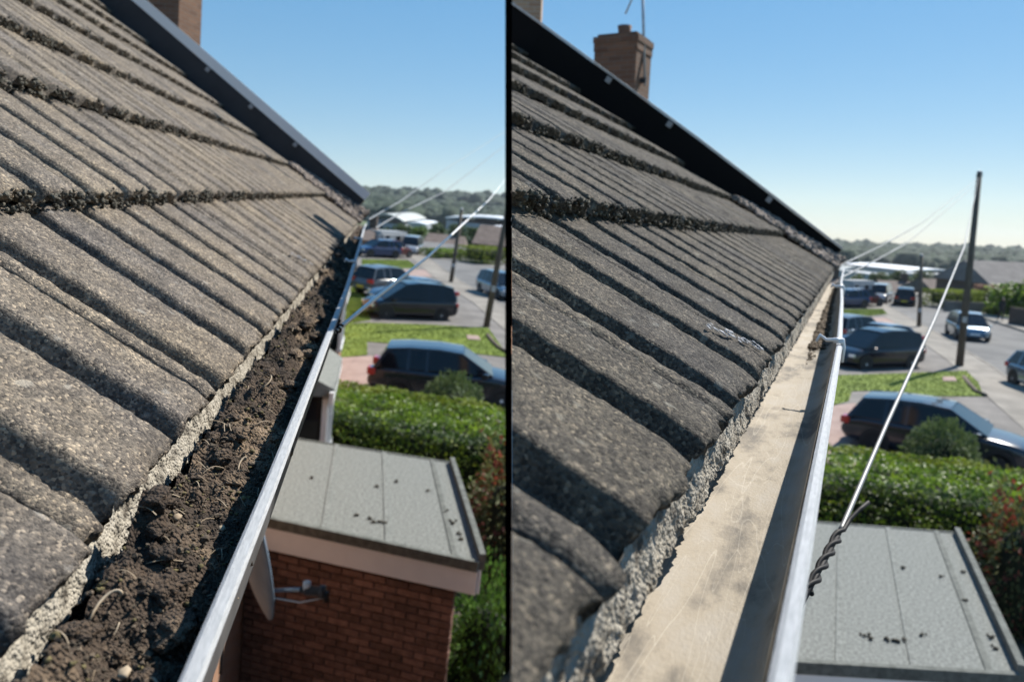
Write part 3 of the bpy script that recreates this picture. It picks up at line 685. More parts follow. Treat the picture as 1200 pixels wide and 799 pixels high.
mb=MB(); mb.tube([base,tip],.011,10); ob('feed_arm',mb.mesh('feed_arm',GALV,True),r)
mb=MB(); tv,lv=Vector(tip),Vector(lnb); mb.tube([tv,tv.lerp(lv,.2),tv.lerp(lv,.21),tv.lerp(lv,.75),tv.lerp(lv,.76),lv],[.018,.018,.026,.026,.034,.034],12); ob('receiver_head',mb.mesh('receiver_head',mat('lnb_black',(.05,.055,.06),rough=.5),True),r)
mb=MB(); q=tv.lerp(lv,.25); mb.tube([q+Vector((0,0,.0)),q+Vector((0,0,.045))],.02,10); ob('receiver_cap',mb.mesh('receiver_cap',WHITE,True),r)
mb=MB(); q=lv; mb.tube([q,q+Vector((.0,-.01,-.05))],.016,8); ob('receiver_plug',mb.mesh('receiver_plug',CABLE,True),r)
mb=MB(); mb.tube([lv+Vector((0,0,-.03)),tv+Vector((0,0,-.07)),Vector(base)+Vector((0,0,-.03)),Vector(base)+Vector((0,.05,.02))],.004,6); ob('receiver_cable',mb.mesh('receiver_cable',WHITE,True),r)
mb=MB(); mb.tube([(0,.05,0),(0,.2,-.02),(-.0,YWL-dc[1]+.0,-.02)],.02,8); mb.box((0,YWL-dc[1]-.01,-.02),(.12,.02,.16)); ob('wall_bracket',mb.mesh('wall_bracket',BLACK,True),r)
# looped cable on the wall under the gutter
c0=[FL.d(*p) for p in ((288,615,3.4),(285,640,3.3),(278,655,3.3),(272,690,3.2),(268,705,3.2),(262,725,3.1),(258,790,3.0))]
mb=MB(); mb.tube(c0,.006,6); tag(ob('cable',mb.mesh('cable',CABLE,True),fr=FL),'thin black cable looping down the orange brick wall behind the dish','cable')

# ------------------------------------------------------------------ chimneys
def chimney(fr,c,wx,wy,z0,z1,rz,label,m,pot=True,caph=.12):
    r=thing('chimney',label,'chimney',fr,(c[0],c[1],0),rz)
    mb=MB(); mb.box((0,0,(z0+z1)/2),(wx,wy,z1-z0)); ob('stack',mb.mesh('stack',m),r)
    mb=MB(); mb.box((0,0,z1+.04),(wx+.015,wy+.015,.08)); mb.box((0,0,z1+.11),(wx+.03,wy+.03,.06)); mb.box((0,0,z1+.155),(wx-.04,wy-.04,.03)); ob('corbelled_top',mb.mesh('corbelled_top',m),r)
    if pot:
        mb=MB(); mb.tube([(0,.0,z1+.16),(0,0,z1+.22),(0,0,z1+.28)],[.07,.065,.075],14); ob('chimney_pot',mb.mesh('chimney_pot',mat('terracotta',(.16,.08,.05),(.22,.12,.08),5,.9),True),r)
    return r
q=FR.d(727,118,8.0); qt=FR.d(727,47,8.0)
ch=chimney(FR,q,.42,.46,q[2]-1.0,qt[2]-.17,math.radians(-6),'small brick chimney with one pot beyond the darker roof',BRC)
q=FR.d(612,30,8.5); chimney(FR,q,.42,.42,q[2]-1.2,q[2]+1.2,math.radians(20),'tan brick chimney cropped at the top beyond the darker roof',BRTAN,False)
cut_left([o for o in bpy.data.objects if o.parent and 'tan brick' in o.parent.get('label','')],.0)
q=FL.d(198,45,8.6); chimney(FL,q,.40,.52,q[2]-1.2,q[2]+.9,math.radians(-22),'brick chimney with one sunlit side beyond the weathered roof',BRC,False)
# aerial mast strapped to the small chimney
a0=FR.d(756,95,7.8); a1=FR.d(752,-60,7.8); r=thing('tv_aerial','thin aerial mast fixed to the small brick chimney','aerial',FR,a0)
mb=MB(); mb.tube([(0,0,-.05),Vector(a1-a0)],.015,8); ob('mast',mb.mesh('mast',GALV,True),r)
b0=FR.d(733,17,7.8)-a0; b1=FR.d(758,-40,7.8)-a0
mb=MB(); mb.tube([b0,b1],.009,6); ob('boom',mb.mesh('boom',GALV,True),r)
mb=MB(); mb.box((.0,.06,.0),(.05,.14,.05)); ob('strap_bracket',mb.mesh('strap_bracket',BLACK),r)

def neighbour(fr,u0,u1,v1,label):
    M={FL:ML,FR:MR}[fr]; root=bpy.data.objects.new('house',None); col.objects.link(root); root.matrix_world=fr.M@M; tag(root,label,'house')
    mb=MB(); mb.prism([(u0,-.1),(u1,-.1),(u1,v1),(u0,v1)],-.86,-.80); ob('roof',mb.mesh('roof',ROOFT),root)
    r2=Matrix.LocRotScale(None,None,None); mb=MB(); Mi=M.inverted()
    y0=fr.P0[1]+.9; pts=[(u0+fr.P0[0],y0),(u1+fr.P0[0],y0),(u1+fr.P0[0],y0+2.2),(u0+fr.P0[0],y0+2.2)]
    mb.prism(pts,-EYE,[-1.15,-1.15,.1,.1]); me=mb.mesh('wall',BRT); me.transform(Mi); ob('wall',me,root)
neighbour(FR,4.35,5.3,4.2,'brown roofed neighbouring house lower down beyond the darker roof')
neighbour(FL,5.45,13.6,4.2,'brown roofed neighbouring house lower down beyond the weathered roof')
cut_left([o for o in bpy.data.objects if o.parent and 'lower down beyond the darker' in o.parent.get('label','')],.0)
# crumbled mortar heaped at the bottom corner of each verge
for fr,root,ver,w_ in ((FL,rootL,vergeL,.3),(FR,rootR,vergeR,.284)):
    rg=np.random.default_rng(14); P=[];R_=[]
    sp=math.hypot(fr.S[1],fr.S[2]); sk={FL:skL,FR:skR}[fr]; top=.085 if fr is FL else .05
    for i in range(900):
        v=rg.uniform(-.01,.55); k=1-v/.62; d=abs(rg.normal(0,.10 if fr is FL else .09)); u=ver(v)-d
        n=.026+(top*k)*math.exp(-(d/.12)**2)*rg.uniform(.4,1); P.append((u+sk*v*sp,v*sp,n)); R_.append(rg.uniform(.008,.02))
    o=ob('mortar_crumbs',lumps('mortar_crumbs',P,R_,mat('pinkish_mortar',(.12,.10,.085),(.34,.28,.24),40,.95,.004,200),(1,1,.8),.4,(IV2,IF2),seed=9),root); tag(o,kind='stuff')

# ------------------------------------------------------------------ wires
def wire(name,fr,px,r,label,m=WIRE,cat='wire',n=40):
    """px: list of (x,y,depth) along a sagging cable; straight in 3-D between them, finely divided"""
    P=[Vector(fr.d(*p)) for p in px]; pts=[]
    for i in range(len(P)-1):
        for k in range(n):
            pts.append(P[i].lerp(P[i+1],(k/n)**2 if i==len(P)-2 else k/n))
    pts.append(P[-1]); mb=MB(); mb.tube(pts,r,8)
    return mb,pts
# right: stay wire with twisted black grip
root=thing('stay_wire','thick grey drop wire with twisted black grip rising from the cleaned gutter','wire',FR)
mb,pts=wire('',FR,[(985,622,.98),(1040,495,1.30),(1095,375,1.95),(1130,290,3.5),(1147,208,35.5)],.0034,''); ob('cable',mb.mesh('cable',WIRE,True),root)
A=Vector(FR.d(948,692,.84)); B=Vector(FR.d(985,622,.98)); ax=(B-A).normalized(); u_=ax.orthogonal().normalized(); v_=ax.cross(u_)
for ph in (0,math.pi):
    pp=[];turn=2.3
    for i in range(91):
        t=i/90; a=turn*2*math.pi*t+ph; pp.append(A.lerp(B,t*1.0)+(u_*math.cos(a)+v_*math.sin(a))*.0042)
    if ph==0:
        for t in (.35,.7,1): pp.append(B.lerp(Vector(FR.d(1018,589,1.02)),t)+u_*.002*math.sin(t*3))
    mb=MB(); mb.tube(pp,.0029,8); ob('twisted_grip',mb.mesh('twisted_grip',WRAP,True),root)
mb=MB(); mb.tube([A-ax*.06,B],.0028,8); ob('grip_core',mb.mesh('grip_core',WRAP,True),root)
E_=A-ax*.06; mb=MB(); mb.tube([E_,Vector((E_.x,.020,E_.z+.01)),Vector((E_.x,.040,-.1985))],.0045,8); ob('eye_bolt',mb.mesh('eye_bolt',GALV,True),root)
# left: stay wire
root=thing('stay_wire','thick white drop wire rising from a black hook at the dirty gutter','wire',FL)
mb,pts=wire('',FL,[(383,397,1.35),(440,350,1.75),(500,303,2.6),(573,235,8.0),(604,196,34)],.0042,''); ob('cable',mb.mesh('cable',mat('pale_wire',(.9,.9,.9),rough=.42,metal=.85),True),root)
A=Vector(FL.d(383,397,1.35)); B=Vector(FL.d(399,384,1.43)); ax=(B-A).normalized(); u_=ax.orthogonal().normalized(); v_=ax.cross(u_)
mb=MB(); mb.tube([A,A+Vector((-.01,.05,-.03)),Vector((A.x-.02,YWL+.02,A.z-.05))],.0045,8); ob('eye_bolt',mb.mesh('eye_bolt',GALV,True),root)
pp=[A.lerp(B,i/60)+(u_*math.cos(i*.45)+v_*math.sin(i*.45))*.0056 for i in range(61)]; mb=MB(); mb.tube(pp,.0024,6); ob('twisted_grip',mb.mesh('twisted_grip',WRAP,True),root)
for fr,pl,lab in ((FR,[(984,327,4.2),(1022,308,6.0),(1062,286,11),(1147,214,36)],'lower thin wire from the far end of the cleaned gutter to the pole'),
                  (FR,[(984,312,4.6),(1030,290,7.5),(1080,262,14),(1147,209,36)],'upper thin wire from the far end of the cleaned gutter to the pole'),
                  (FL,[(440,268,5.4),(470,250,7.2),(520,226,16),(600,165,34)],'thin wire from the far end of the dirty gutter rising over the woods'),
                  (FL,[(432,258,5.6),(470,236,10),(520,200,30),(600,150,38)],'faint upper wire from the far end of the dirty gutter')):
    i_=0
    n_=fr.side(); d0=pl[0][2]
    mb,pts=wire('',fr,pl,.0040,'',n=30); mb=MB(); mb.tube(pts,[(.0055 if fr is FR else .0065) if q.length<9 else .0085 for q in pts],6)
    tag(ob('wire',mb.mesh('wire',WIRE,True),fr=fr),lab,'wire','thin wires running to the pole')

# ------------------------------------------------------------------ roads, lawns, pavements
def sheet(name,fr,pts,z,m,px=True,thick=None,kind='structure',lab=None):
    P=[fr.g(*p)[:2] if px else np.array(p) for p in pts]
    ar=sum(P[i][0]*P[(i+1)%len(P)][1]-P[(i+1)%len(P)][0]*P[i][1] for i in range(len(P)))
    if ar<0: P=P[::-1]
    if name in ('garden_ground','driveway','garden_bed','inspection_cover'): z+=.08
    mb=MB(); mb.prism(P,-EYE-.05,-EYE+z); o=ob(name,mb.mesh(name,m),fr=fr); tag(o,lab,kind=kind); return o
def loc(pts): return pts
# local metre coordinates: x along the gutter, y to the house side
for fr in (FR,FL):
    s=(lambda x:x) if fr is FR else (lambda x:x)
    if fr is FR:
        kl=[(-20,-8.6),(20,-7.3),(29,-6.9),(37.5,-6.55),(41.3,-6.41),(57.9,-5.05),(75.2,-3.4),(100,-1.2)]; kr=[(-20,-15.5),(29,-13.6),(60.4,-11.06),(76.9,-8.84),(100,-6.2)]
    else:
        kl=[(-20,-9.4),(20,-8.1),(32,-7.6),(41.7,-7.09),(52.5,-5.79),(77.5,-4.3),(100,-3.6)]; kr=[(-20,-17),(30,-15.6),(60,-14.8),(87.4,-14.0),(100,-12.6)]
    sheet('road',fr,kl+kr[::-1],.004,ASPH,False)
    mb=MB()                                                   # kerbstones
    for line,sg in ((kl,1),(kr,-1)):
        for i in range(len(line)-1):
            a=np.array(line[i]);b=np.array(line[i+1]); d=unit(b-a); nn=np.array([-d[1],d[0]])*sg
            L=np.linalg.norm(b-a); k=0
            while k<L-.1:
                e_=min(k+.9,L); p=a+d*(k+.006); q=a+d*(e_-.006); P=[p,q,q+nn*.13,p+nn*.13]
                mb.prism(P if sg>0 else P[::-1],-EYE,-EYE+.13); k+=.91
    tag(ob('kerb',mb.mesh('kerb',PAVE),fr=fr),kind='structure')
    pl=[(x,y+.13) for x,y in kl]; pw=[(x,y+1.75) for x,y in kl]; sheet('pavement',fr,pl+pw[::-1],.116,PAVE,False)
    pl=[(x,y-.13) for x,y in kr]; pw=[(x,y-2.2) for x,y in kr]; sheet('pavement',fr,pl+pw[::-1],.116,PAVE,False)
    # front gardens: ground between the pavement and the houses
    g0=[(x,y+1.75) for x,y in kl]; sheet('garden_ground',fr,g0+[(100,1.5),(-20,1.5)],.012,DRIVE,False)
    sheet('garden_bed',fr,[(4,1.2),(19,1.2),(18,-5),(4,-5.6)],.03,SOIL,False)
def lawn(fr,pts,seed,label):
    P=[fr.g(*p)[:2] for p in pts]; ar=sum(P[i][0]*P[(i+1)%len(P)][1]-P[(i+1)%len(P)][0]*P[i][1] for i in range(len(P)))
    if ar<0: P=P[::-1]
    mb=MB(); mb.prism(P,-EYE,-EYE+.125); o=ob('lawn',mb.mesh('lawn',GRASS),fr=fr); tag(o,kind='structure')
    # blades
    P=np.array(P); mn_,mx_=P.min(0),P.max(0); rg=np.random.default_rng(seed)
    n=16000; Q=rg.uniform(mn_,mx_,(n,2)); ins=np.zeros(n,bool); j=len(P)-1
    for i in range(len(P)):
        c=((P[i,1]>Q[:,1])!=(P[j,1]>Q[:,1]))&(Q[:,0]<(P[j,0]-P[i,0])*(Q[:,1]-P[i,1])/(P[j,1]-P[i,1]+1e-9)+P[i,0]); ins^=c; j=i
    Q=Q[ins]; n=len(Q); a=rg.uniform(0,6.28,n); wd=.02; hh=rg.uniform(.02,.04,n); dx=np.cos(a)*wd; dy=np.sin(a)*wd; z=np.full(n,-EYE+.125)
    V=np.stack([np.stack([Q[:,0]-dx,Q[:,1]-dy,z],1),np.stack([Q[:,0]+dx,Q[:,1]+dy,z],1),np.stack([Q[:,0]+dy*1.2,Q[:,1]-dx,z+hh],1)],1).reshape(-1,3)
    o=ob('grass',npmesh('grass',V,np.arange(3*n).reshape(n,3),GRASS,False),fr=fr); tag(o,label,'grass',kind='stuff')
lawn(FR,[(970,444),(1060,441),(1132,438),(1146,452),(1152,468),(1090,468),(1036,466),(1034,461),(998,462),(994,474),(965,482)],1,'short bright grass of the lawn in front of the dark people carrier, darker roof side')
lawn(FL,[(392,384),(428,382),(500,384),(572,388),(590,414),(592,422),(520,414),(455,406),(430,404),(430,420),(392,424)],2,'short bright grass of the lawn in front of the dark people carrier, weathered roof side')
lawn(FL,[(402,340),(425,340),(434,378),(398,384)],3,'strip of bright grass beside the nose of the people carrier')
lawn(FR,[(978,365),(1034,364),(1040,370),(1000,374),(976,376)],4,'small far lawn behind the parked cars, darker roof side')
lawn(FL,[(424,306),(478,307),(490,316),(455,317),(424,318)],5,'small far lawn behind the parked cars, weathered roof side')
sheet('driveway',FR,[(960,482),(994,474),(1010,466),(1060,470),(1150,472),(1215,500),(1215,560),(1000,560),(960,560)],.02,DRIVE)
sheet('driveway',FR,[(960,482),(1002,476),(1030,560),(960,560)],.03,PINK)
sheet('driveway',FL,[(385,424),(428,421),(440,410),(592,424),(640,440),(640,500),(400,500)],.02,DRIVE)
sheet('driveway',FL,[(385,424),(436,421),(448,490),(385,490)],.03,PINK)
sheet('driveway',FR,[(970,377),(1036,374),(1060,382),(985,387)],.02,PINK)
sheet('driveway',FL,[(424,319),(500,318),(520,326),(424,328)],.02,PINK)
for fr,px in ((FR,[(1104,446),(1118,446),(1121,451),(1105,451)]),(FL,[(546,397),(560,398),(563,403),(548,402)])):
    sheet('inspection_cover',fr,px,.075,PINK,kind='structure')
for fr,px in ((FR,[(1129,446),(1136,455),(1143,463),(1154,468)]),(FL,[(571,397),(577,405),(584,412),(594,418)])):
    mb=MB(); mb.tube([fr.g(*p)+np.array([0,0,.13]) for p in px],.09,8); tag(ob('edging_log',mb.mesh('edging_log',BARK,True),fr=fr),'dark curved edging at the corner of the lawn by the pole, %s side'%('darker roof' if fr is FR else 'weathered roof'),'edging')
# path and stones at the side of each porch
sheet('path',FR,[(1185,690),(1230,660),(1260,900),(1200,900)],.04,PINK); sheet('path',FL,[(566,640),(600,630),(600,720),(560,700)],.04,PAVE)
rg=np.random.default_rng(3)
for fr,cx in ((FL,(578,668)),(FR,(1196,720))):
    for k in range(7):
        q=fr.g(cx[0]+rg.uniform(-12,12),cx[1]+rg.uniform(-22,22)); o=ob('stone',lumps('stone',[(q[0],q[1],-EYE+.08)],[rg.uniform(.08,.15)],PAVE,(1.2,1,.6),.25,(IV2,IF2),seed=k+10),fr=fr)
        tag(o,'pale rockery stone by the corner of the %s porch, %s'%('red brick' if fr is FL else 'grey felt',['nearest the wall','under the red leaved shrub','far down the path','smallest of the row','half under the leaves','flat topped one','at the path edge'][k]),'stone','rockery stones beside the %s porch'%('red brick' if fr is FL else 'grey felt'))

# ------------------------------------------------------------------ foliage
def leaves(name,P,size,m,seed=0,up=.3,m2=None,f2=0,asp=.55):
    rg=np.random.default_rng(seed); n=len(P); a=rg.normal(size=(n,3)); a[:,2]*=.6; a/=np.linalg.norm(a,axis=1)[:,None]
    nrm=rg.normal(size=(n,3)); nrm[:,2]+=up*2; b=np.cross(a,nrm); b/=np.linalg.norm(b,axis=1)[:,None]+1e-9
    s=(np.asarray(size)*rg.uniform(.6,1.3,n))[:,None]; a=a*s; b=b*s*asp
    V=np.stack([P-a,P+b*.9,P+a,P-b*.9],1).reshape(-1,3); F=np.arange(4*n).reshape(n,4)
    me=npmesh(name,V,F,m,False)
    if m2:
        me.materials.append(m2); me.polygons.foreach_set('material_index',(rg.random(len(me.polygons))<f2).astype(np.int32))
    return me
def hedge_mesh(lx,ly,h,n,size,m,seed=0,lumpy=.12):
    rg=np.random.default_rng(seed); P=[]
    # surface weighted points with uneven outline
    A=[lx*ly*1.2,lx*h*2,ly*h*2]; tot=sum(A)
    nt=int(n*A[0]/tot); Q=np.stack([rg.uniform(-lx/2,lx/2,nt),rg.uniform(-ly/2,ly/2,nt),np.full(nt,h)],1); Q[:,2]+=-np.abs(rg.normal(0,.09,nt)); P.append(Q)
    for ax in (0,1):
        k=int(n*A[2-ax if ax==0 else 1]/tot) if False else int(n*(A[2] if ax==0 else A[1])/tot)
        sgn=rg.choice([-1,1],k); dep=np.abs(rg.normal(0,.10,k))
        if ax==0: Q=np.stack([sgn*(lx/2-dep),rg.uniform(-ly/2,ly/2,k),rg.uniform(.02,h,k)],1)
        else: Q=np.stack([rg.uniform(-lx/2,lx/2,k),sgn*(ly/2-dep),rg.uniform(.02,h,k)],1)
        P.append(Q)
    P=np.concatenate(P); P=P+lumpy*np.stack([fbm(P,1.6,3,seed+k) for k in range(3)],1)*np.array([1,1,.8])
    P[:,2]=np.maximum(P[:,2],.03)
    return leaves('hedge_leaves',P,size,m,seed)
def hedge(fr,c,lx,ly,h,rz,n,size,m,label,cat='hedge',name='hedge',seed=0,core=HEDGD):
    r=thing(name,label,cat,fr,(c[0],c[1],-EYE),rz)
    hm=hedge_mesh(lx,ly,h,n,size,m,seed)
    if m is HEDGE:
        hm.materials.append(HEDGD); hm.materials.append(YELL); q_=np.random.default_rng(seed).random(len(hm.polygons)); hm.polygons.foreach_set('material_index',np.where(q_<.16,1,np.where(q_>.78,2,0)).astype(np.int32))
    ob('foliage',hm,r)
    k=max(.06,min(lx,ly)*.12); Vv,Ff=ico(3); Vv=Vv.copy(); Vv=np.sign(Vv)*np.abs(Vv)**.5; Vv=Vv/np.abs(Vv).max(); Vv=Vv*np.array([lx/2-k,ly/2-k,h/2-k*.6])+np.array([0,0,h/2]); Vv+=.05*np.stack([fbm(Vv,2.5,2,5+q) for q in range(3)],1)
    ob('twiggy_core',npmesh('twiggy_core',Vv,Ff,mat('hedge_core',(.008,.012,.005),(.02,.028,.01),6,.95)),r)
    return r
hedge(FR,(14.4,-1.55),2.5,5.6,1.62,math.radians(3),30000,.042,HEDGE,'long clipped green hedge behind the felt roof under the stay wire',seed=1)
hedge(FR,(13.1,-5.0),1.6,2.2,1.0,0,5000,.045,HEDGD,'low dark shrub at the street end of the hedge, darker roof side',name='shrub',cat='shrub',seed=15)
hedge(FL,(13.7,-1.0),2.5,5.6,1.62,math.radians(-20),30000,.042,HEDGE,'long clipped green hedge behind the felt roof beside the dish',seed=1)
def ball_bush(fr,c,rad,h,n,size,m,label,seed=0,m2=None,f2=0,cat='bush',spiky=0):
    rg=np.random.default_rng(seed); d=rg.normal(size=(n,3)); d[:,2]=np.abs(d[:,2])*.9-.15*0; d/=np.linalg.norm(d,axis=1)[:,None]
    rr=(1-np.abs(rg.normal(0,.16,n)))*(1+.22*fbm(d,2.2,3,seed)+spiky*np.maximum(0,fbm(d,5,2,seed+3)))
    P=d*rr[:,None]*np.array([rad,rad,h]); P[:,2]=np.maximum(P[:,2],.02)
    r=thing(cat.replace(' ','_'),label,cat,fr,(c[0],c[1],-EYE)); ob('foliage',leaves('leaves',P,size,m,seed,m2=m2,f2=f2),r)
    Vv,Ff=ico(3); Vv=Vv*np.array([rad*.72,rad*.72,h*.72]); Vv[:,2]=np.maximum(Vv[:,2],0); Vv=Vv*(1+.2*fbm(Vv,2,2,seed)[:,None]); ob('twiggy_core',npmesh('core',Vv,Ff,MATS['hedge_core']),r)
    return r
def gtop(fr,px,py,h): return fr.g(px,py,EYE-h)
q=FR.g(1108,521,EYE-1.0); ball_bush(FR,(q[0],q[1]),.92,1.62,8000,.04,BUSH,'rounded grey green bush between hedge and black hatchback, darker roof side',2)
q=FL.g(534,466,EYE-1.0); ball_bush(FL,(q[0],q[1]),.92,1.62,8000,.04,BUSH,'rounded grey green bush between hedge and black hatchback, weathered roof side',2)
q=FR.g(1180,650,EYE-1.1); ball_bush(FR,(q[0]+.1,q[1]-.25),.85,1.9,5000,.05,OLIVE,'tall loose shrub with red new leaves beside the porch under the stay wire',5,REDL,.28,spiky=.5,cat='shrub')
q=FL.g(582,595,EYE-1.1); ball_bush(FL,(q[0]+.1,q[1]-.25),.85,1.9,5000,.05,OLIVE,'tall loose shrub with red new leaves beside the red brick porch',5,REDL,.28,spiky=.5,cat='shrub')
q=FL.g(562,735,EYE-1.2); ball_bush(FL,(q[0],q[1]-.12),.62,1.75,6500,.036,BRIGHT,'glossy bright green bush at the foot of the red brick porch',6)
q=FR.g(1005,575,EYE-1.0); ball_bush(FR,(11.6,.35),.8,1.35,5000,.045,YELL,'yellow green shrub between porch and hedge, darker roof side',7,HEDGE,.5)
ball_bush(FL,(12.2,1.05),.75,1.25,5000,.045,YELL,'yellow green shrub between porch and hedge, weathered roof side',7,HEDGE,.6)
q=FL.g(404,336); ball_bush(FL,(q[0],q[1]),.7,1.0,1500,.06,OLIVE,'small olive shrub at the house wall by the strip of grass',8)

# trees
def crown_mesh(seed,n,m,size,aspect=1.0,m2=None):
    rg=np.random.default_rng(seed); cl=[];k=16
    for i in range(k):
        a=rg.uniform(0,6.28); rr=rg.uniform(.1,.62); cl.append((rr*math.cos(a),rr*math.sin(a),rg.uniform(-.45,.6)*aspect,rg.uniform(.26,.46)))
    P=[]
    for (x,y,z,r) in cl:
        d=rg.normal(size=(n//k,3)); d/=np.linalg.norm(d,axis=1)[:,None]; P.append(np.array([x,y,z])+d*(r*rg.uniform(.6,1.05,(n//k,1))))
    return leaves('crown',np.concatenate(P),size,m,seed,m2=m2,f2=.3)
CROWNS=[crown_mesh(50+i,2600,mm,.075,a,m2) for i,(mm,a,m2) in enumerate(((HEDGD,1.0,None),(HEDGD,.8,BUSH),(BUSH,1.1,HEDGD),(HEDGE,.9,HEDGD)))]
TRUNK=None
def tree(fr,px,pytop,D,wpx,label,var=0,group='trees at the end of the street'):
    global TRUNK
    q=fr.d(px,pytop,D); zb=terr(D); top=q[2]; H=top-zb; R=1.4*wpx/2/FOC*D
    r=thing('tree',label,'tree',fr,(q[0],q[1],zb),random.uniform(0,6),group)
    ch=max(R*2.0*.8,H*.75)/2
    c=ob('crown',CROWNS[var],r,(0,0,H-ch*.86)); c.scale=(R*1.05,R*1.05,ch)
    if TRUNK is None:
        mb=MB(); mb.tube([(0,0,0),(.05,0,.4),(0,.03,.75)],[.055,.04,.02],8)
        for a in range(5): mb.tube([(0,0,.4+.06*a),(.22*math.cos(a*1.3),.22*math.sin(a*1.3),.6+.06*a)],[.02,.008],5)
        TRUNK=mb.mesh('trunk',BARK,True)
    t=ob('trunk',TRUNK,r); t.scale=(H*.7,H*.7,H)
    return r
TR=[ (1008,322,105,34,'dark tree just behind the white caravan, darker roof side',0),(1030,318,118,26,'mid green tree left of the far grey van',1),(1056,317,135,24,'dark tree behind the brown roofed house in mid street',0),
     (1078,318,150,26,'green tree in front of the white warehouse, near the pole',2),(1098,322,125,22,'dark tree between the two brown roofs',0),(1113,320,140,20,'narrow tree just left of the tall pole top of the hedge',1),
     (1150,326,100,30,'dark reddish tree left of the big grey roof',1),(1192,323,62,52,'broad green tree at the right edge in front of the big grey roof',3)]
for t in TR: tree(FR,*t)
TL=[ (452,268,112,30,'dark tree behind the white caravan, weathered roof side',0),(474,262,125,26,'mid green tree left of the far van, weathered roof side',1),(492,263,118,18,'narrow green tree above the far van',3),(512,262,140,26,'dark tree behind the dark roofed house',0),
     (535,264,130,24,'tree in front of the white warehouse left of the drop wire',2),(562,266,120,30,'dark tree right of the drop wire by the white warehouse',0),(586,272,110,24,'dark tree above the brown roof by the pole, weathered roof side',1)]
for t in TL: tree(FL,*t)

# woods and hills: one mass per street, nobody could count it
for fr,pxs,hy in ((FR,(940,1330),lambda x:285+(x-985)*.035),(FL,(330,760),lambda x:221+(x-435)*.055)):
    rg=np.random.default_rng(40 if fr is FR else 41); P=[];R_=[]
    for i in range(5200):
        D=rg.choice([rg.uniform(240,520),rg.uniform(480,1160)],p=[.35,.65]); px=rg.uniform(*pxs); q=fr.ray(px,300)*D
        z=terr(D); 
        if 300<D<430 and (i%3) : z-=3
        zt=fr.d(px,hy(px),D)[2]; Rr=rg.uniform(4,8)*(1+D/1600)
        if D>900: z=min(zt-Rr*1.0,z+8) if True else z
        if D<440: zt=fr.d(px,329 if fr is FR else 274,D)[2]
        top=z+Rr*1.1
        if top>zt: z=zt-Rr*1.1-rg.uniform(0,2)
        P.append((q[0],q[1],z)); R_.append(Rr)
    # skyline row so that the ridge is closed
    for px in np.arange(pxs[0],pxs[1],.8):
        D=1150+rg.uniform(-20,20); z=fr.d(px,hy(px)+1.6*math.sin(px*.21)+1.2*math.sin(px*.53+1)+rg.normal(0,.5),D)[2]; q=fr.ray(px,300)*D
        P.append((q[0],q[1],z-9)); R_.append(rg.uniform(8,10.5)); P.append((q[0],q[1],z-19)); R_.append(11)
    o=ob('woods',lumps('woods',P,R_,FOREST,(1,1,1.05),.3,(IV2,IF2),seed=2),fr=fr); tag(o,'hazy wooded hillside on the skyline, %s side'%('darker roof' if fr is FR else 'weathered roof'),'woods',kind='stuff')

# ------------------------------------------------------------------ warehouses and far houses
def shed(fr,x0,x1,ytop,ybot,D,depth,label,m=METALR,curve=2.0):
    z1=fr.d((x0+x1)/2,ytop,D+depth)[2]; z0=fr.d((x0+x1)/2,ybot,D)[2]; c=fr.d((x0+x1)/2,(ytop+ybot)/2,D); a=fr.d(x0,ybot,D); b=fr.d(x1,ybot,D); W_=np.linalg.norm(b-a)
    d=unit((b-a)[:2]); rz=math.atan2(d[1],d[0]); r=thing('warehouse',label,'warehouse',fr,(c[0],c[1],0),rz)
    zb=terr(D)-3; mb=MB(); n=8
    back=1 if True else -1
    # a barrel roof running away from the viewer; far side in local +y or -y
    f=(fr.ray(600,400)[:2]); sgn=1 if (-d[1]*f[0]+d[0]*f[1])>0 else -1
    ze=z0; V=[]
    for i in range(n+1):
        t=i/n; x=-W_/2+W_*t; zz=ze+(z1-ze)*math.sin(math.pi*(.12+.76*t))
        V.append((x,zz))
    for i in range(n):
        (xa,za),(xb,zb_)=V[i],V[i+1]; mb.poly([(xa,0,za),(xb,0,zb_),(xb,sgn*depth,zb_),(xa,sgn*depth,za)]); mb.poly([(xa,0,za-.6),(xb,0,zb_-.6),(xb,0,zb_),(xa,0,za)])
    ob('roof',mb.mesh('roof',m),r)
    mb=MB(); mb.box((0,sgn*depth/2,(zb+ze)/2),(W_*.98,depth*.98,ze-zb)); ob('wall',mb.mesh('wall',mat('shed_wall',(.30,.33,.36),(.38,.41,.44),.1,.7)),r)
    mb=MB()
    for k in range(6): mb.box((-W_*.4+W_*.16*k,-sgn*.1,zb+(ze-zb)*.6),(W_*.07,.2,(ze-zb)*.3))
    ob('loading_doors',mb.mesh('loading_doors',BLACK),r)
shed(FR,1064,1142,311,321,360,90,'long white roofed warehouse left of the tall pole')
shed(FR,1100,1165,322,326,300,30,'low white shed in front of the long warehouse, right of the drop wire')
shed(FR,986,1022,308,321,330,80,'pale roofed warehouse nearest the end of the cleaned gutter',CREAMR)
shed(FR,1018,1048,318,322,300,40,'small white shed beside the pale roofed warehouse')
shed(FR,1146,1166,311,318,420,60,'blue grey shed right of the tall pole')
shed(FL,430,474,246,262,330,90,'pale green roofed warehouse beyond the end of the dirty gutter',CREAMR)
shed(FL,478,500,257,263,300,50,'small white shed beside the pale green roofed warehouse')
shed(FL,522,640,253,265,360,90,'long white roofed warehouse crossed by the white drop wire')
shed(FL,578,640,266,271,300,30,'low white shed at the right edge in front of the long warehouse')

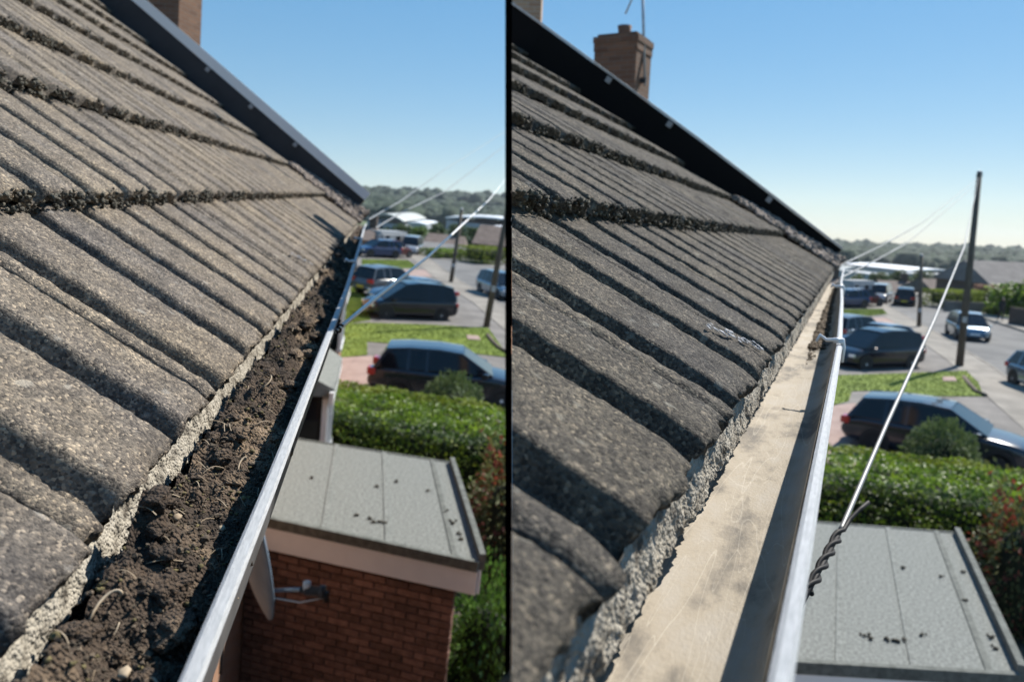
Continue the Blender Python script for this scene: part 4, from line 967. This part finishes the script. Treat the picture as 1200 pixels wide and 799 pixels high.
def far_house(fr,x0,x1,yr,ye,D,dep,label,wall=BRD,roof=ROOFT,rz_extra=0,base=None,gable=.12):
    a=fr.d(x0,ye,D); b=fr.d(x1,ye,D); W_=np.linalg.norm((b-a)[:2]); d=unit((b-a)[:2]); rz=math.atan2(d[1],d[0]); c=(a+b)/2
    f=fr.ray(600,400)[:2]; sgn=1 if (-d[1]*f[0]+d[0]*f[1])>0 else -1
    zr=fr.d((x0+x1)/2,yr,D+dep/2)[2]; ze=c[2]; zb=terr(D)-.5
    r=thing('house',label,'house',fr,(c[0],c[1],0),rz+rz_extra)
    mb=MB(); mb.box((0,sgn*dep/2,(zb+ze)/2),(W_*.94,dep*.94,ze-zb)); ob('wall',mb.mesh('wall',wall),r)
    hw=W_/2; y0,y1=-.2*sgn,(dep+.2)*sgn; ym=dep/2*sgn; g=hw*(1-gable); mb=MB()
    mb.poly([(-hw,y0,ze),(hw,y0,ze),(g,ym,zr),(-g,ym,zr)]); mb.poly([(hw,y1,ze),(-hw,y1,ze),(-g,ym,zr),(g,ym,zr)]); mb.poly([(-hw,y0,ze),(-g,ym,zr),(-hw,y1,ze)]); mb.poly([(hw,y0,ze),(hw,y1,ze),(g,ym,zr)]); mb.poly([(-hw,y0,ze-.02),(-hw,y1,ze-.02),(hw,y1,ze-.02),(hw,y0,ze-.02)])
    ro=ob('roof',mb.mesh('roof',roof),r)
    mb=MB(); mb.box((g*.6,ym,zr+.3),(.7,.6,1.4)); ob('chimney',mb.mesh('chimney',BRD),ro)
    n=max(2,int(W_/3.2))
    for k in range(n):
        x=-hw+W_*(k+.5)/n
        for zz in ([ze-1.3,ze-4.0] if ze-zb>4.5 else [ze-1.3]):
            mb=MB(); mb.box((x,-sgn*.0,zz),(1.5,.12,1.2)); w_=ob('window',mb.mesh('window',WHITE),r)
            mb=MB()
            for s_ in (-.36,.36): mb.box((x+s_,-sgn*.05,zz),(.62,.08,1.0))
            ob('pane',mb.mesh('pane',GLASS),w_)
    return r
far_house(FR,1040,1088,330,343,98,8,'low brown roofed house closing the street behind the far van')
far_house(FR,1094,1140,328,344,88,8,'brown roofed house behind the yellow topped hedge')
far_house(FR,1158,1290,309,336,74,10,'large dark house with grey roof at the right edge of the picture',roof=ROOFG,gable=.06)
far_house(FR,970,999,326,340,86,7,'white walled house at the end of the cleaned gutter',wall=WHITE,roof=ROOFT)
far_house(FL,494,545,275,289,100,8,'dark roofed house closing the street behind the far van, weathered roof side')
far_house(FL,552,660,268,291,84,9,'brown roofed house by the pole behind the yellow topped hedge, weathered roof side')
far_house(FL,404,436,264,281,70,7,'red brick house at the end of the dirty gutter',wall=BRT,roof=ROOFT)

# bay windows on the neighbouring house, left street
def bay(fr,x,y,wx,dy,zt,label):
    r=thing('bay_window',label,'bay window',fr,(x,y,-EYE))
    z=zt+EYE; mb=MB(); mb.prism([(-wx/2-.1,0),(-wx/2+.1,-dy-.12),(wx/2-.1,-dy-.12),(wx/2+.1,0)],z,[z+.42,z+.10,z+.10,z+.42]); ob('lead_roof',mb.mesh('lead_roof',FELT),r)
    mb=MB(); mb.box((0,-dy-.09,z-.02),(wx,.06,.18)); ob('fascia_board',mb.mesh('fascia_board',WHITE),r)
    mb=MB(); mb.prism([(-wx/2,0),(-wx/2+.25,-dy),(wx/2-.25,-dy),(wx/2,0)],0,z-1.35); ob('wall',mb.mesh('wall',BRT),r)
    f=MB()
    for px in (-wx/2+.25,-wx/6,wx/6,wx/2-.25): f.box((px,-dy,z-.72),(.08,.08,1.28))
    f.box((0,-dy,z-.10),(wx-.5,.08,.08)); f.box((0,-dy,z-1.32),(wx-.4,.12,.08)); ob('window_frame',f.mesh('window_frame',WHITE),r)
    mb=MB(); mb.prism([(-wx/2+.02,0),(-wx/2+.26,-dy+.03),(wx/2-.26,-dy+.03),(wx/2-.02,0)],z-1.3,z-.05); ob('pane',mb.mesh('pane',GLASS),r)
bay(FL,12.0,YWL,2.4,.45,-2.9,'bay window with grey roof and white frame beyond the red brick porch')
bay(FL,20.5,YWL+.3,2.2,.55,-2.7,'white bay window under the hook of the drop wire')
h=thing('house','row of orange brick house fronts beyond the porch','house',FL); mb=MB(); mb.box((26,YWL+3.3,-3.6),(22,6,3.6)); ob('wall',mb.mesh('wall',BRT),h)
mb=MB(); mb.prism([(15,YWL+.1),(37,YWL+.1),(37,YWL+6.4),(15,YWL+6.4)],-1.8,[-1.75,-1.75,.6,.6]); ob('roof',mb.mesh('roof',ROOFT),h)
mb=MB(); mb.tube([(14.2,YWL-.06,-1.9),(14.2,YWL-.06,-5.3)],.045,8); tag(ob('downpipe',mb.mesh('downpipe',WHITE,True),fr=FL),'white downpipe on the house front beyond the porch','downpipe')
# far hedges, walls
def hedge_px(fr,x0,x1,yt,yb,dep,n,label,m=YELL,cat='hedge',sz=.09):
    a=fr.g(x0,yb);b=fr.g(x1,yb); c=(a+b)/2; W_=np.linalg.norm((b-a)[:2]); ang=math.atan2(b[1]-a[1],b[0]-a[0]); D=c[:2]@fr.ray(600,400)[:2]; dd=unit(c[:2])
    hh=(yb-yt)/FOC*(np.linalg.norm(c))*.98
    return hedge(fr,(c[0]+dd[0]*dep/2,c[1]+dd[1]*dep/2),W_,dep,hh,ang,n,sz,m,label,cat=cat,name=cat,seed=int(x0))
hedge_px(FR,1095,1133,344,362,3.0,5000,'yellow topped hedge left of the tall pole across the road',YELL)
hedge_px(FR,1136,1152,344,360,2.0,2500,'short green hedge just right of the tall pole',YELL)
hedge_px(FR,1150,1173,339,360,2.2,3000,'pink flowering shrub across the road right of the tall pole',PINKL,'shrub')
hedge_px(FR,1157,1169,363,371,1.0,900,'small green shrub left of the walking person',YELL,'shrub')
hedge_px(FR,1178,1193,360,369,1.2,900,'small yellow shrub behind the walking person',YELL,'shrub')
hedge_px(FL,550,586,291,310,3.0,5000,'yellow topped hedge across the road, weathered roof side',YELL)
hedge_px(FL,500,546,294,303,2.4,3000,'low green hedge across the road left of the yellow topped one',HEDGE)
for px,hh,lab in ((((1106,365),(1176,369)),.9,'low grey garden wall across the road behind the tall pole'),(((1181,381),(1240,390)),1.3,'brown garden wall at the right edge across the road')):
    a=FR.g(*px[0]);b=FR.g(*px[1]); d=unit((b-a)[:2]); nn=np.array([-d[1],d[0]])*.22; mb=MB(); mb.prism([a[:2],b[:2],b[:2]+nn,a[:2]+nn],-EYE,-EYE+hh); r=tag(ob('garden_wall',mb.mesh('garden_wall',BRD if 'brown' in lab else DRIVE),fr=FR),lab,'wall')

# ------------------------------------------------------------------ utility poles
def pole(fr,px,ptop,label,r0=.15,r1=.10,steps=True,Hfix=None):
    b=fr.g(*px); dep=(fr.A.T@b)[2]; t=fr.d(*ptop,dep)
    if Hfix: t=b+np.array([0,0,Hfix])
    r=thing('utility_pole',label,'pole',fr,(b[0],b[1],b[2]))
    v=Vector(t-b); mb=MB(); mb.tube([Vector((0,0,-.2)),v*.5,v],[r0,(r0+r1)/2,r1],14); ob('shaft',mb.mesh('shaft',POLEM,True),r)
    mb=MB(); mb.tube([v,v+Vector((0,0,.12))],[r1+.03,.02],12); ob('cap',mb.mesh('cap',GALV,True),r)
    mb=MB(); mb.tube([v*.985+Vector((-.22,-.1,0)),v*.985+Vector((.22,.1,0))],.03,6); ob('crossbar',mb.mesh('crossbar',GALV,True),r)
    for k in range(6):
        mb=MB(); p=v*(.985-.045*k-.02); s_=1 if k%2 else -1; mb.tube([p,p+Vector((.25*s_,-.14*s_,0))],.012,5); ob('step_peg',mb.mesh('step_peg',GALV,True),r)
    mb=MB(); p=v*.25; mb.box(p+Vector((-.16,0,0)),(.03,.18,.26)); ob('number_plate',mb.mesh('number_plate',GALV),r)
pole(FR,(1124,432),(1148,203),'tall timber pole by the lawn, darker roof side',.17,.11)
pole(FR,(1077,385),(1080,300),'shorter dark pole behind the people carrier, darker roof side',.15,.10)
pole(FL,(569,386),(604,196),'leaning timber pole by the lawn, weathered roof side',.15,.10)
pole(FL,(528,333),(541,246),'shorter dark pole behind the people carrier, weathered roof side',.15,.10)

# ------------------------------------------------------------------ cars
CARM={}
SHAPES=dict(
 hatch=dict(st=[0,.02,.07,.2,.4,.6,.74,.86,.95,.99,1.0],zt=[.62,.84,.93,.94,.92,.91,.93,.86,.77,.62,.50],zb=[.42,.30,.24,.19,.18,.18,.18,.19,.22,.28,.36],w=[.70,.80,.86,.885,.89,.89,.885,.87,.81,.68,.55],
   gh=[(.03,.90),(.10,1.40),(.24,1.47),(.42,1.49),(.57,1.44),(.775,.92)],roof=(1,4)),
 mpv=dict(st=[0,.015,.05,.2,.4,.6,.78,.88,.96,.99,1.0],zt=[.70,.92,1.0,1.0,.98,.97,.98,.92,.80,.62,.52],zb=[.42,.30,.24,.2,.19,.19,.19,.2,.22,.28,.36],w=[.78,.85,.88,.89,.89,.89,.885,.87,.80,.66,.54],
   gh=[(.02,.95),(.06,1.58),(.22,1.70),(.45,1.72),(.60,1.64),(.86,.96)],roof=(1,4)),
 saloon=dict(st=[0,.02,.08,.2,.4,.6,.74,.86,.95,.99,1.0],zt=[.62,.86,.93,.95,.93,.91,.92,.85,.75,.60,.50],zb=[.42,.30,.24,.19,.18,.18,.18,.19,.22,.28,.36],w=[.70,.80,.86,.885,.89,.89,.885,.87,.81,.68,.55],
   gh=[(.10,.92),(.24,1.34),(.34,1.41),(.46,1.43),(.56,1.38),(.74,.90)],roof=(1,4)),
 van=dict(st=[0,.01,.04,.2,.4,.6,.78,.88,.96,.99,1.0],zt=[1.0,1.1,1.15,1.15,1.15,1.12,1.12,1.05,.9,.7,.6],zb=[.42,.32,.28,.25,.25,.25,.25,.25,.26,.3,.4],w=[.85,.88,.9,.9,.9,.9,.9,.88,.82,.7,.6],
   gh=[(.01,1.1),(.02,1.95),(.2,2.05),(.5,2.05),(.68,1.95),(.86,1.08)],roof=(1,4)))
def car_parts(kind,pm):
    key=(kind,pm.name)
    if key in CARM: return CARM[key]
    S=SHAPES[kind]; st,zt,zb,w=S['st'],S['zt'],S['zb'],S['w']; parts=[]
    V=[];n=11
    for t,a,b,h in zip(st,zt,zb,w):
        sec=[(0,b),(h*.8,b),(h*.98,b+.07),(h,b+.2),(h,(a+b)/2+.05),(h*.985,a-.12),(h*.95,a-.03),(h*.85,a),(h*.5,a+.025),(0,a+.03)]
        full=[(y,z) for y,z in sec]+[(-y,z) for y,z in sec[-2:0:-1]]
        V+= [(t-.5,y,z) for y,z in full]; n=len(full)
    F=[(i*n+k,i*n+(k+1)%n,(i+1)*n+(k+1)%n,(i+1)*n+k) for i in range(len(st)-1) for k in range(n)]
    mb=MB(); mb.v=V; mb.f=F+[tuple(range(n)),tuple((len(st)-1)*n+k for k in range(n))[::-1]]; mb.m=[0]*len(mb.f)
    parts.append(('body',mb.mesh('body',pm,True),'sub'))
    gh=S['gh']; zb0=min(gh[0][1],gh[-1][1]); zmx=max(z for _,z in gh)
    def yw(z): return .83-.21*(z-zb0)/(zmx-zb0)
    P=gh; m_=len(P); mb=MB(); s=0
    for (t,z) in P: mb.v.append((t-.5,yw(z),z))
    for (t,z) in P: mb.v.append((t-.5,-yw(z),z))
    mb.f=[tuple(range(m_)),tuple(range(2*m_-1,m_-1,-1))]+[(i,i+m_,i+1+m_,i+1) for i in range(m_-1)]+[(m_-1,2*m_-1,m_,0)]; mb.m=[0]*len(mb.f)
    parts.append(('glasshouse',mb.mesh('glasshouse',GLASS),'bev'))
    # roof panel and pillars in body colour
    mb=MB(); R_=gh[1:5]; o=.012
    for i in range(3):
        (ta,za),(tb,zc)=R_[i],R_[i+1]; ya,yb=yw(za)+.005,yw(zc)+.005
        for (a,b,c,d) in (((ta,ya,za),(tb,yb,zc),(tb,yb*.5,zc+.02),(ta,ya*.5,za+.02)),((ta,ya*.5,za+.02),(tb,yb*.5,zc+.02),(tb,-yb*.5,zc+.02),(ta,-ya*.5,za+.02)),((ta,-ya*.5,za+.02),(tb,-yb*.5,zc+.02),(tb,-yb,zc),(ta,-ya,za))):
            mb.poly([(q[0]-.5,q[1],q[2]+o) for q in (a,b,c,d)])
        for sg in (1,-1): mb.poly([(ta-.5,sg*ya,za+o),(tb-.5,sg*yb,zc+o),(tb-.5,sg*(yb+.012),zc-.035),(ta-.5,sg*(ya+.012),za-.035)])
    parts.append(('roof_panel',mb.mesh('roof_panel',pm,True),None))
    (t0,z0),(t1,z1),(t4,z4),(t5,z5)=gh[0],gh[1],gh[4],gh[5]
    for sg in (1,-1):
        def strip(ta,za,tb,zc,wd):
            mb=MB(); mb.poly([(ta-wd-.5,sg*(yw(za)+.010),za),(ta+wd-.5,sg*(yw(za)+.010),za),(tb+wd*.7-.5,sg*(yw(zc)+.010),zc),(tb-wd*.7-.5,sg*(yw(zc)+.010),zc)]); parts.append(('pillar',mb.mesh('pillar',pm),None))
        strip(t0+.012,z0,t1+.012,z1,.014); strip(t5-.012,z5,t4-.006,z4,.009); tm=(t1+t4)/2+.02; strip(tm,z0,tm,zmx-.02,.009); tq=t1+.14; strip(tq,z0,tq,zmx-.03,.010)
    for nm,x,m2,zz,dz,dw in (('headlight',.475,HEAD,.66,.13,.28),('tail_light',-.478,TAIL,.80,.20,.34)):
        for sg in (1,-1):
            mb=MB(); mb.box((x,sg*(.63 if nm=='headlight' else .665),zz),(.03 if nm=='headlight' else .05,dw,dz)); parts.append((nm,mb.mesh(nm,m2),'bevs'))
    for x,sg,mm in ((.497,1,WHITE),(-.499,1,mat('yellow_plate',(.75,.6,.05),rough=.5))):
        mb=MB(); mb.box((x,0,.48),(.008,.5,.11)); parts.append(('number_plate',mb.mesh('number_plate',mm),None))
    for sg in (1,-1):
        mb=MB(); mb.box((.215 if kind!='mpv' else .26,sg*.97,.97),(.045,.16,.12)); parts.append(('wing_mirror',mb.mesh('wing_mirror',pm),'bevs'))
        for x in (-.02,-.25): 
            mb=MB(); mb.box((x,sg*.893,.80),(.035,.02,.03)); parts.append(('door_handle',mb.mesh('door_handle',pm),None))
    CARM[key]=parts; return parts
def wheel_mesh():
    mb=MB(); R_=.315; pr=[(-.10,R_-.03),(-.09,R_),(.09,R_),(.10,R_-.03),(.10,.2),(.07,.2)]
    n=24
    for (y,r) in pr: 
        for k in range(n): a=2*math.pi*k/n; mb.v.append((r*math.cos(a),y,r*math.sin(a)))
    for i in range(len(pr)-1):
        for k in range(n): mb.f.append((i*n+k,i*n+(k+1)%n,(i+1)*n+(k+1)%n,(i+1)*n+k)); mb.m.append(0)
    mb.f.append(tuple(range(n))); mb.m.append(0)
    rm=MB(); 
    for k in range(5):
        a=2*math.pi*k/5; rm.poly([(.03*math.cos(a+1.2),.088,.03*math.sin(a+1.2)),(.2*math.cos(a-.16),.094,.2*math.sin(a-.16)),(.2*math.cos(a+.16),.094,.2*math.sin(a+.16)),(.03*math.cos(a-1.2),.088,.03*math.sin(a-1.2))][::-1])
    rm.tube([(0,.08,0),(0,.1,0)],.05,12)
    for k in range(n):
        a=2*math.pi*k/n;b=2*math.pi*(k+1)/n; rm.poly([(.185*math.cos(a),.093,.185*math.sin(a)),(.185*math.cos(b),.093,.185*math.sin(b)),(.215*math.cos(b),.1,.215*math.sin(b)),(.215*math.cos(a),.1,.215*math.sin(a))])
    ar=MB(); ar.tube([(0,.0,0),(0,.055,0)],.365,28)
    return mb.mesh('tyre',RUBBER,True),rm.mesh('rim',RIM),ar.mesh('wheel_arch',BLACK)
TY,RM,AR=wheel_mesh()
def car(fr,kind,pm,A,B,label,Lc,hs=1.0,near=1,W_=1.0,group=None):
    """A,B: ground points under the near side, rear end then front end"""
    a=fr.g(*A)[:2]; b=fr.g(*B)[:2]; d=unit(b-a); mid=(a+b)/2; nn=np.array([-d[1],d[0]]); 
    if nn@unit(mid)<0: nn=-nn
    c=mid+nn*.86*W_; L_=Lc
    r=thing('parked_car',label,'car',fr,(c[0],c[1],-EYE+(.004 if 'road' in label or 'street' in label or 'edge' in label else .10)),math.atan2(d[1],d[0]),group or 'cars on the drives and road')
    r.matrix_world=r.matrix_world@Matrix.Diagonal((1,W_,hs,1))
    for nm,me,md in car_parts(kind,pm):
        o=ob(nm,me,r); o.scale=(L_,1,1)
        if md=='sub': q=o.modifiers.new('smooth','SUBSURF'); q.levels=q.render_levels=2
        if md=='bev': q=o.modifiers.new('round','BEVEL'); q.width=.03; q.segments=2
        if md=='bevs': q=o.modifiers.new('round','BEVEL'); q.width=.02; q.segments=2
    for x in (-.30*L_,.33*L_):
        for sg in (1,-1):
            z_=.315/hs
            o=ob('wheel_arch',AR,r,(x,sg*.845,z_+.03)); 
            if sg<0: o.rotation_euler=(0,0,math.pi)
            w_=ob('wheel',TY,r,(x,sg*.80,z_)); w_.scale=(1,1,1/hs)
            rr=ob('rim',RM,w_)
            if sg<0: w_.rotation_euler=(0,0,math.pi)
    return r
P_NAVY=paint('dark_navy',(.012,.016,.028)); P_BLK=paint('black_metallic',(.004,.006,.016)); P_SIL=paint('silver',(.32,.35,.38),.7); P_BLU=paint('blue',(.010,.030,.11)); P_RED=paint('dark_red',(.10,.015,.015)); P_GRY=paint('mid_grey',(.10,.11,.125),.6); P_WHT=paint('white',(.30,.32,.35),0); P_SBL=paint('silver_blue',(.20,.27,.34),.7)
# darker roof side
car(FR,'hatch',P_NAVY,(990,527),(1200,567),'black hatchback with red tail light behind the hedge, darker roof side',4.35)
car(FR,'mpv',P_BLK,(1092,433),(990,437),'dark people carrier parked broadside beyond the lawn, darker roof side',4.2,1.0)
car(FR,'saloon',P_SBL,(1092,417),(1000,421),'silver blue saloon half hidden behind the people carrier, darker roof side',4.3)
car(FR,'hatch',P_GRY,(992,410),(1042,407),'grey estate with red tail light behind the other two, darker roof side',4.0,1.05)
car(FR,'mpv',P_SBL,(1098,386),(1132,405),'silver car driving down the road past the tall pole, darker roof side',4.2,.9)
car(FR,'hatch',P_SBL,(1183,452),(1232,470),'blue grey car cut off by the right edge of the picture',4.2)
car(FR,'hatch',P_BLU,(1012,363),(987,363),'small blue car far down the drives, darker roof side',4.0)
car(FR,'hatch',P_RED,(1008,361),(1028,361),'dark red car beyond the small blue car, darker roof side',3.8)
car(FR,'van',P_WHT,(1048,353),(1034,358),'grey white van far down the street, darker roof side',4.6,.85)
car(FR,'mpv',P_BLK,(1070,364),(1074,354),'black car far off on the road left of the tall pole',4.2,.95)
# weathered roof side
car(FL,'hatch',P_NAVY,(434,470),(612,486),'black hatchback with red tail light behind the hedge, weathered roof side',4.35)
car(FL,'mpv',P_BLK,(534,379),(436,376),'dark people carrier parked broadside beyond the lawn, weathered roof side',4.1,.98)
car(FL,'saloon',P_SBL,(536,366),(444,364),'silver blue saloon half hidden behind the people carrier, weathered roof side',4.3)
car(FL,'hatch',P_GRY,(440,352),(492,350),'grey estate with red tail light behind the other two, weathered roof side',4.0,1.05)
car(FL,'mpv',P_SBL,(553,341),(590,355),'silver car driving down the road behind the leaning pole',4.2,.9)
car(FL,'hatch',P_BLU,(462,305),(436,304),'small blue car far down the drives, weathered roof side',4.0)
car(FL,'hatch',P_RED,(458,304),(479,304),'dark red car beyond the small blue car, weathered roof side',3.8)
car(FL,'van',P_WHT,(498,297),(486,302),'grey white van far down the street, weathered roof side',4.6,.85)
# caravans
for fr,A,B,hh,lab in ((FR,(984,357),(1018,357),2.7,'white caravan parked behind the small blue car, darker roof side'),(FL,(434,299),(471,299),2.7,'white caravan parked behind the small blue car, weathered roof side')):
    a=fr.g(*A)[:2];b=fr.g(*B)[:2]; d=unit(b-a); c=(a+b)/2+unit((a+b)/2)*4; L_=np.linalg.norm(b-a)
    r=thing('caravan',lab,'caravan',fr,(c[0],c[1],-EYE),math.atan2(d[1],d[0])); mb=MB()
    bm=bmesh.new(); bmesh.ops.create_cube(bm,size=1,matrix=Matrix.Translation((0,0,1.2))@Matrix.Diagonal((L_,2.1,1.6,1))); bmesh.ops.bevel(bm,geom=bm.edges[:],offset=.3,segments=4,affect='EDGES'); me=bpy.data.meshes.new('shell'); bm.to_mesh(me); bm.free(); me.materials.append(mat('dull_caravan_white',(.36,.37,.38),rough=.5)); ob('shell',me,r)
    for sg in (1,-1):
        for x in (-.3,.05,.32): mb=MB(); mb.box((x*L_,sg*1.05,1.4),(L_*.14,.03,.4)); ob('window',mb.mesh('window',GLASS),r)
        w_=ob('wheel',TY,r,(0,sg*.95,.32)); ob('rim',RM,w_)
    mb=MB(); mb.tube([(L_/2,0,.5),(L_/2+1.0,0,.45)],.05,6); ob('tow_bar',mb.mesh('tow_bar',GALV),r)

# ------------------------------------------------------------------ person walking across the road
def person(fr,px,H,label,face):
    b=fr.g(*px); r=thing('person',label,'person',fr,(b[0],b[1],-EYE+.1),face)
    s=H/1.75
    J={'pel':(0,0,.95),'che':(0,0,1.28),'nec':(.02,0,1.48),'hed':(.03,0,1.60),'htop':(.03,0,1.70),
       'hl':(0,.10,.90),'kl':(.12,.10,.50),'al':(.02,.10,.10),'tl':(.16,.10,.04),'hr':(0,-.10,.90),'kr':(-.04,-.10,.50),'ar':(-.26,-.10,.12),'tr':(-.12,-.10,.04),
       'sl':(0,.19,1.42),'el':(-.06,.25,1.13),'wl':(.06,.24,.90),'fl':(.08,.24,.80),'sr':(0,-.19,1.42),'er':(.05,-.25,1.13),'wr':(.20,-.23,.93),'fr':(.24,-.23,.84)}
    R_={'pel':.15,'che':.16,'nec':.055,'hed':.095,'htop':.07,'hl':.09,'kl':.062,'al':.042,'tl':.035,'hr':.09,'kr':.062,'ar':.042,'tr':.035,'sl':.065,'el':.045,'wl':.03,'fl':.028,'sr':.065,'er':.045,'wr':.03,'fr':.028}
    E=[('pel','che'),('che','nec'),('nec','hed'),('hed','htop'),('pel','hl'),('hl','kl'),('kl','al'),('al','tl'),('pel','hr'),('hr','kr'),('kr','ar'),('ar','tr'),('che','sl'),('sl','el'),('el','wl'),('wl','fl'),('che','sr'),('sr','er'),('er','wr'),('wr','fr')]
    K=list(J); me=bpy.data.meshes.new('body'); me.from_pydata([tuple(c*s for c in J[k]) for k in K],[(K.index(a),K.index(b_)) for a,b_ in E],[])
    me.materials.append(mat('dark_clothing',(.02,.02,.024),rough=.9)); o=ob('body',me,r); sk=o.modifiers.new('skin','SKIN')
    bm=bmesh.new(); bm.from_mesh(me); sl_=bm.verts.layers.skin.verify(); bm.verts.ensure_lookup_table()
    for i_,k in enumerate(K): bm.verts[i_][sl_].radius=(R_[k]*s,R_[k]*s); bm.verts[i_][sl_].use_root=(k=='pel')
    bm.to_mesh(me); bm.free()
    sb=o.modifiers.new('sub','SUBSURF'); sb.levels=sb.render_levels=1
    hd=ob('head',lumps('head',[(.035*s,0,1.62*s)],[.10*s],mat('skin',(.45,.28,.2),rough=.6),(1,.8,1.15),.0,(IV2,IF2)),r)
    hr=ob('hair',lumps('hair',[(.015*s,0,1.66*s)],[.105*s],CABLE,(1,.85,.95),.03,(IV2,IF2)),r)
person(FR,(1172,378),1.75,'person in dark clothes walking on the pavement across the road',math.radians(200))

# ------------------------------------------------------------------ haze
mb=MB(); mb.box((300,900,20),(5200,5400,130))
hz=ob('haze',mb.mesh('haze',None)); hz.data.materials.clear()
HM=bpy.data.materials.new('haze_air'); HM.use_nodes=True; n=HM.node_tree.nodes; n.remove(n['Principled BSDF']); pv=n.new('ShaderNodeVolumePrincipled'); pv.inputs['Density'].default_value=.00011; pv.inputs['Color'].default_value=(.80,.88,1,1); pv.inputs['Anisotropy'].default_value=.3
HM.node_tree.links.new(pv.outputs[0],n['Material Output'].inputs['Volume']); hz.data.materials.append(HM); tag(hz,kind='stuff')
HAZE=True
if not HAZE: bpy.data.objects.remove(hz)
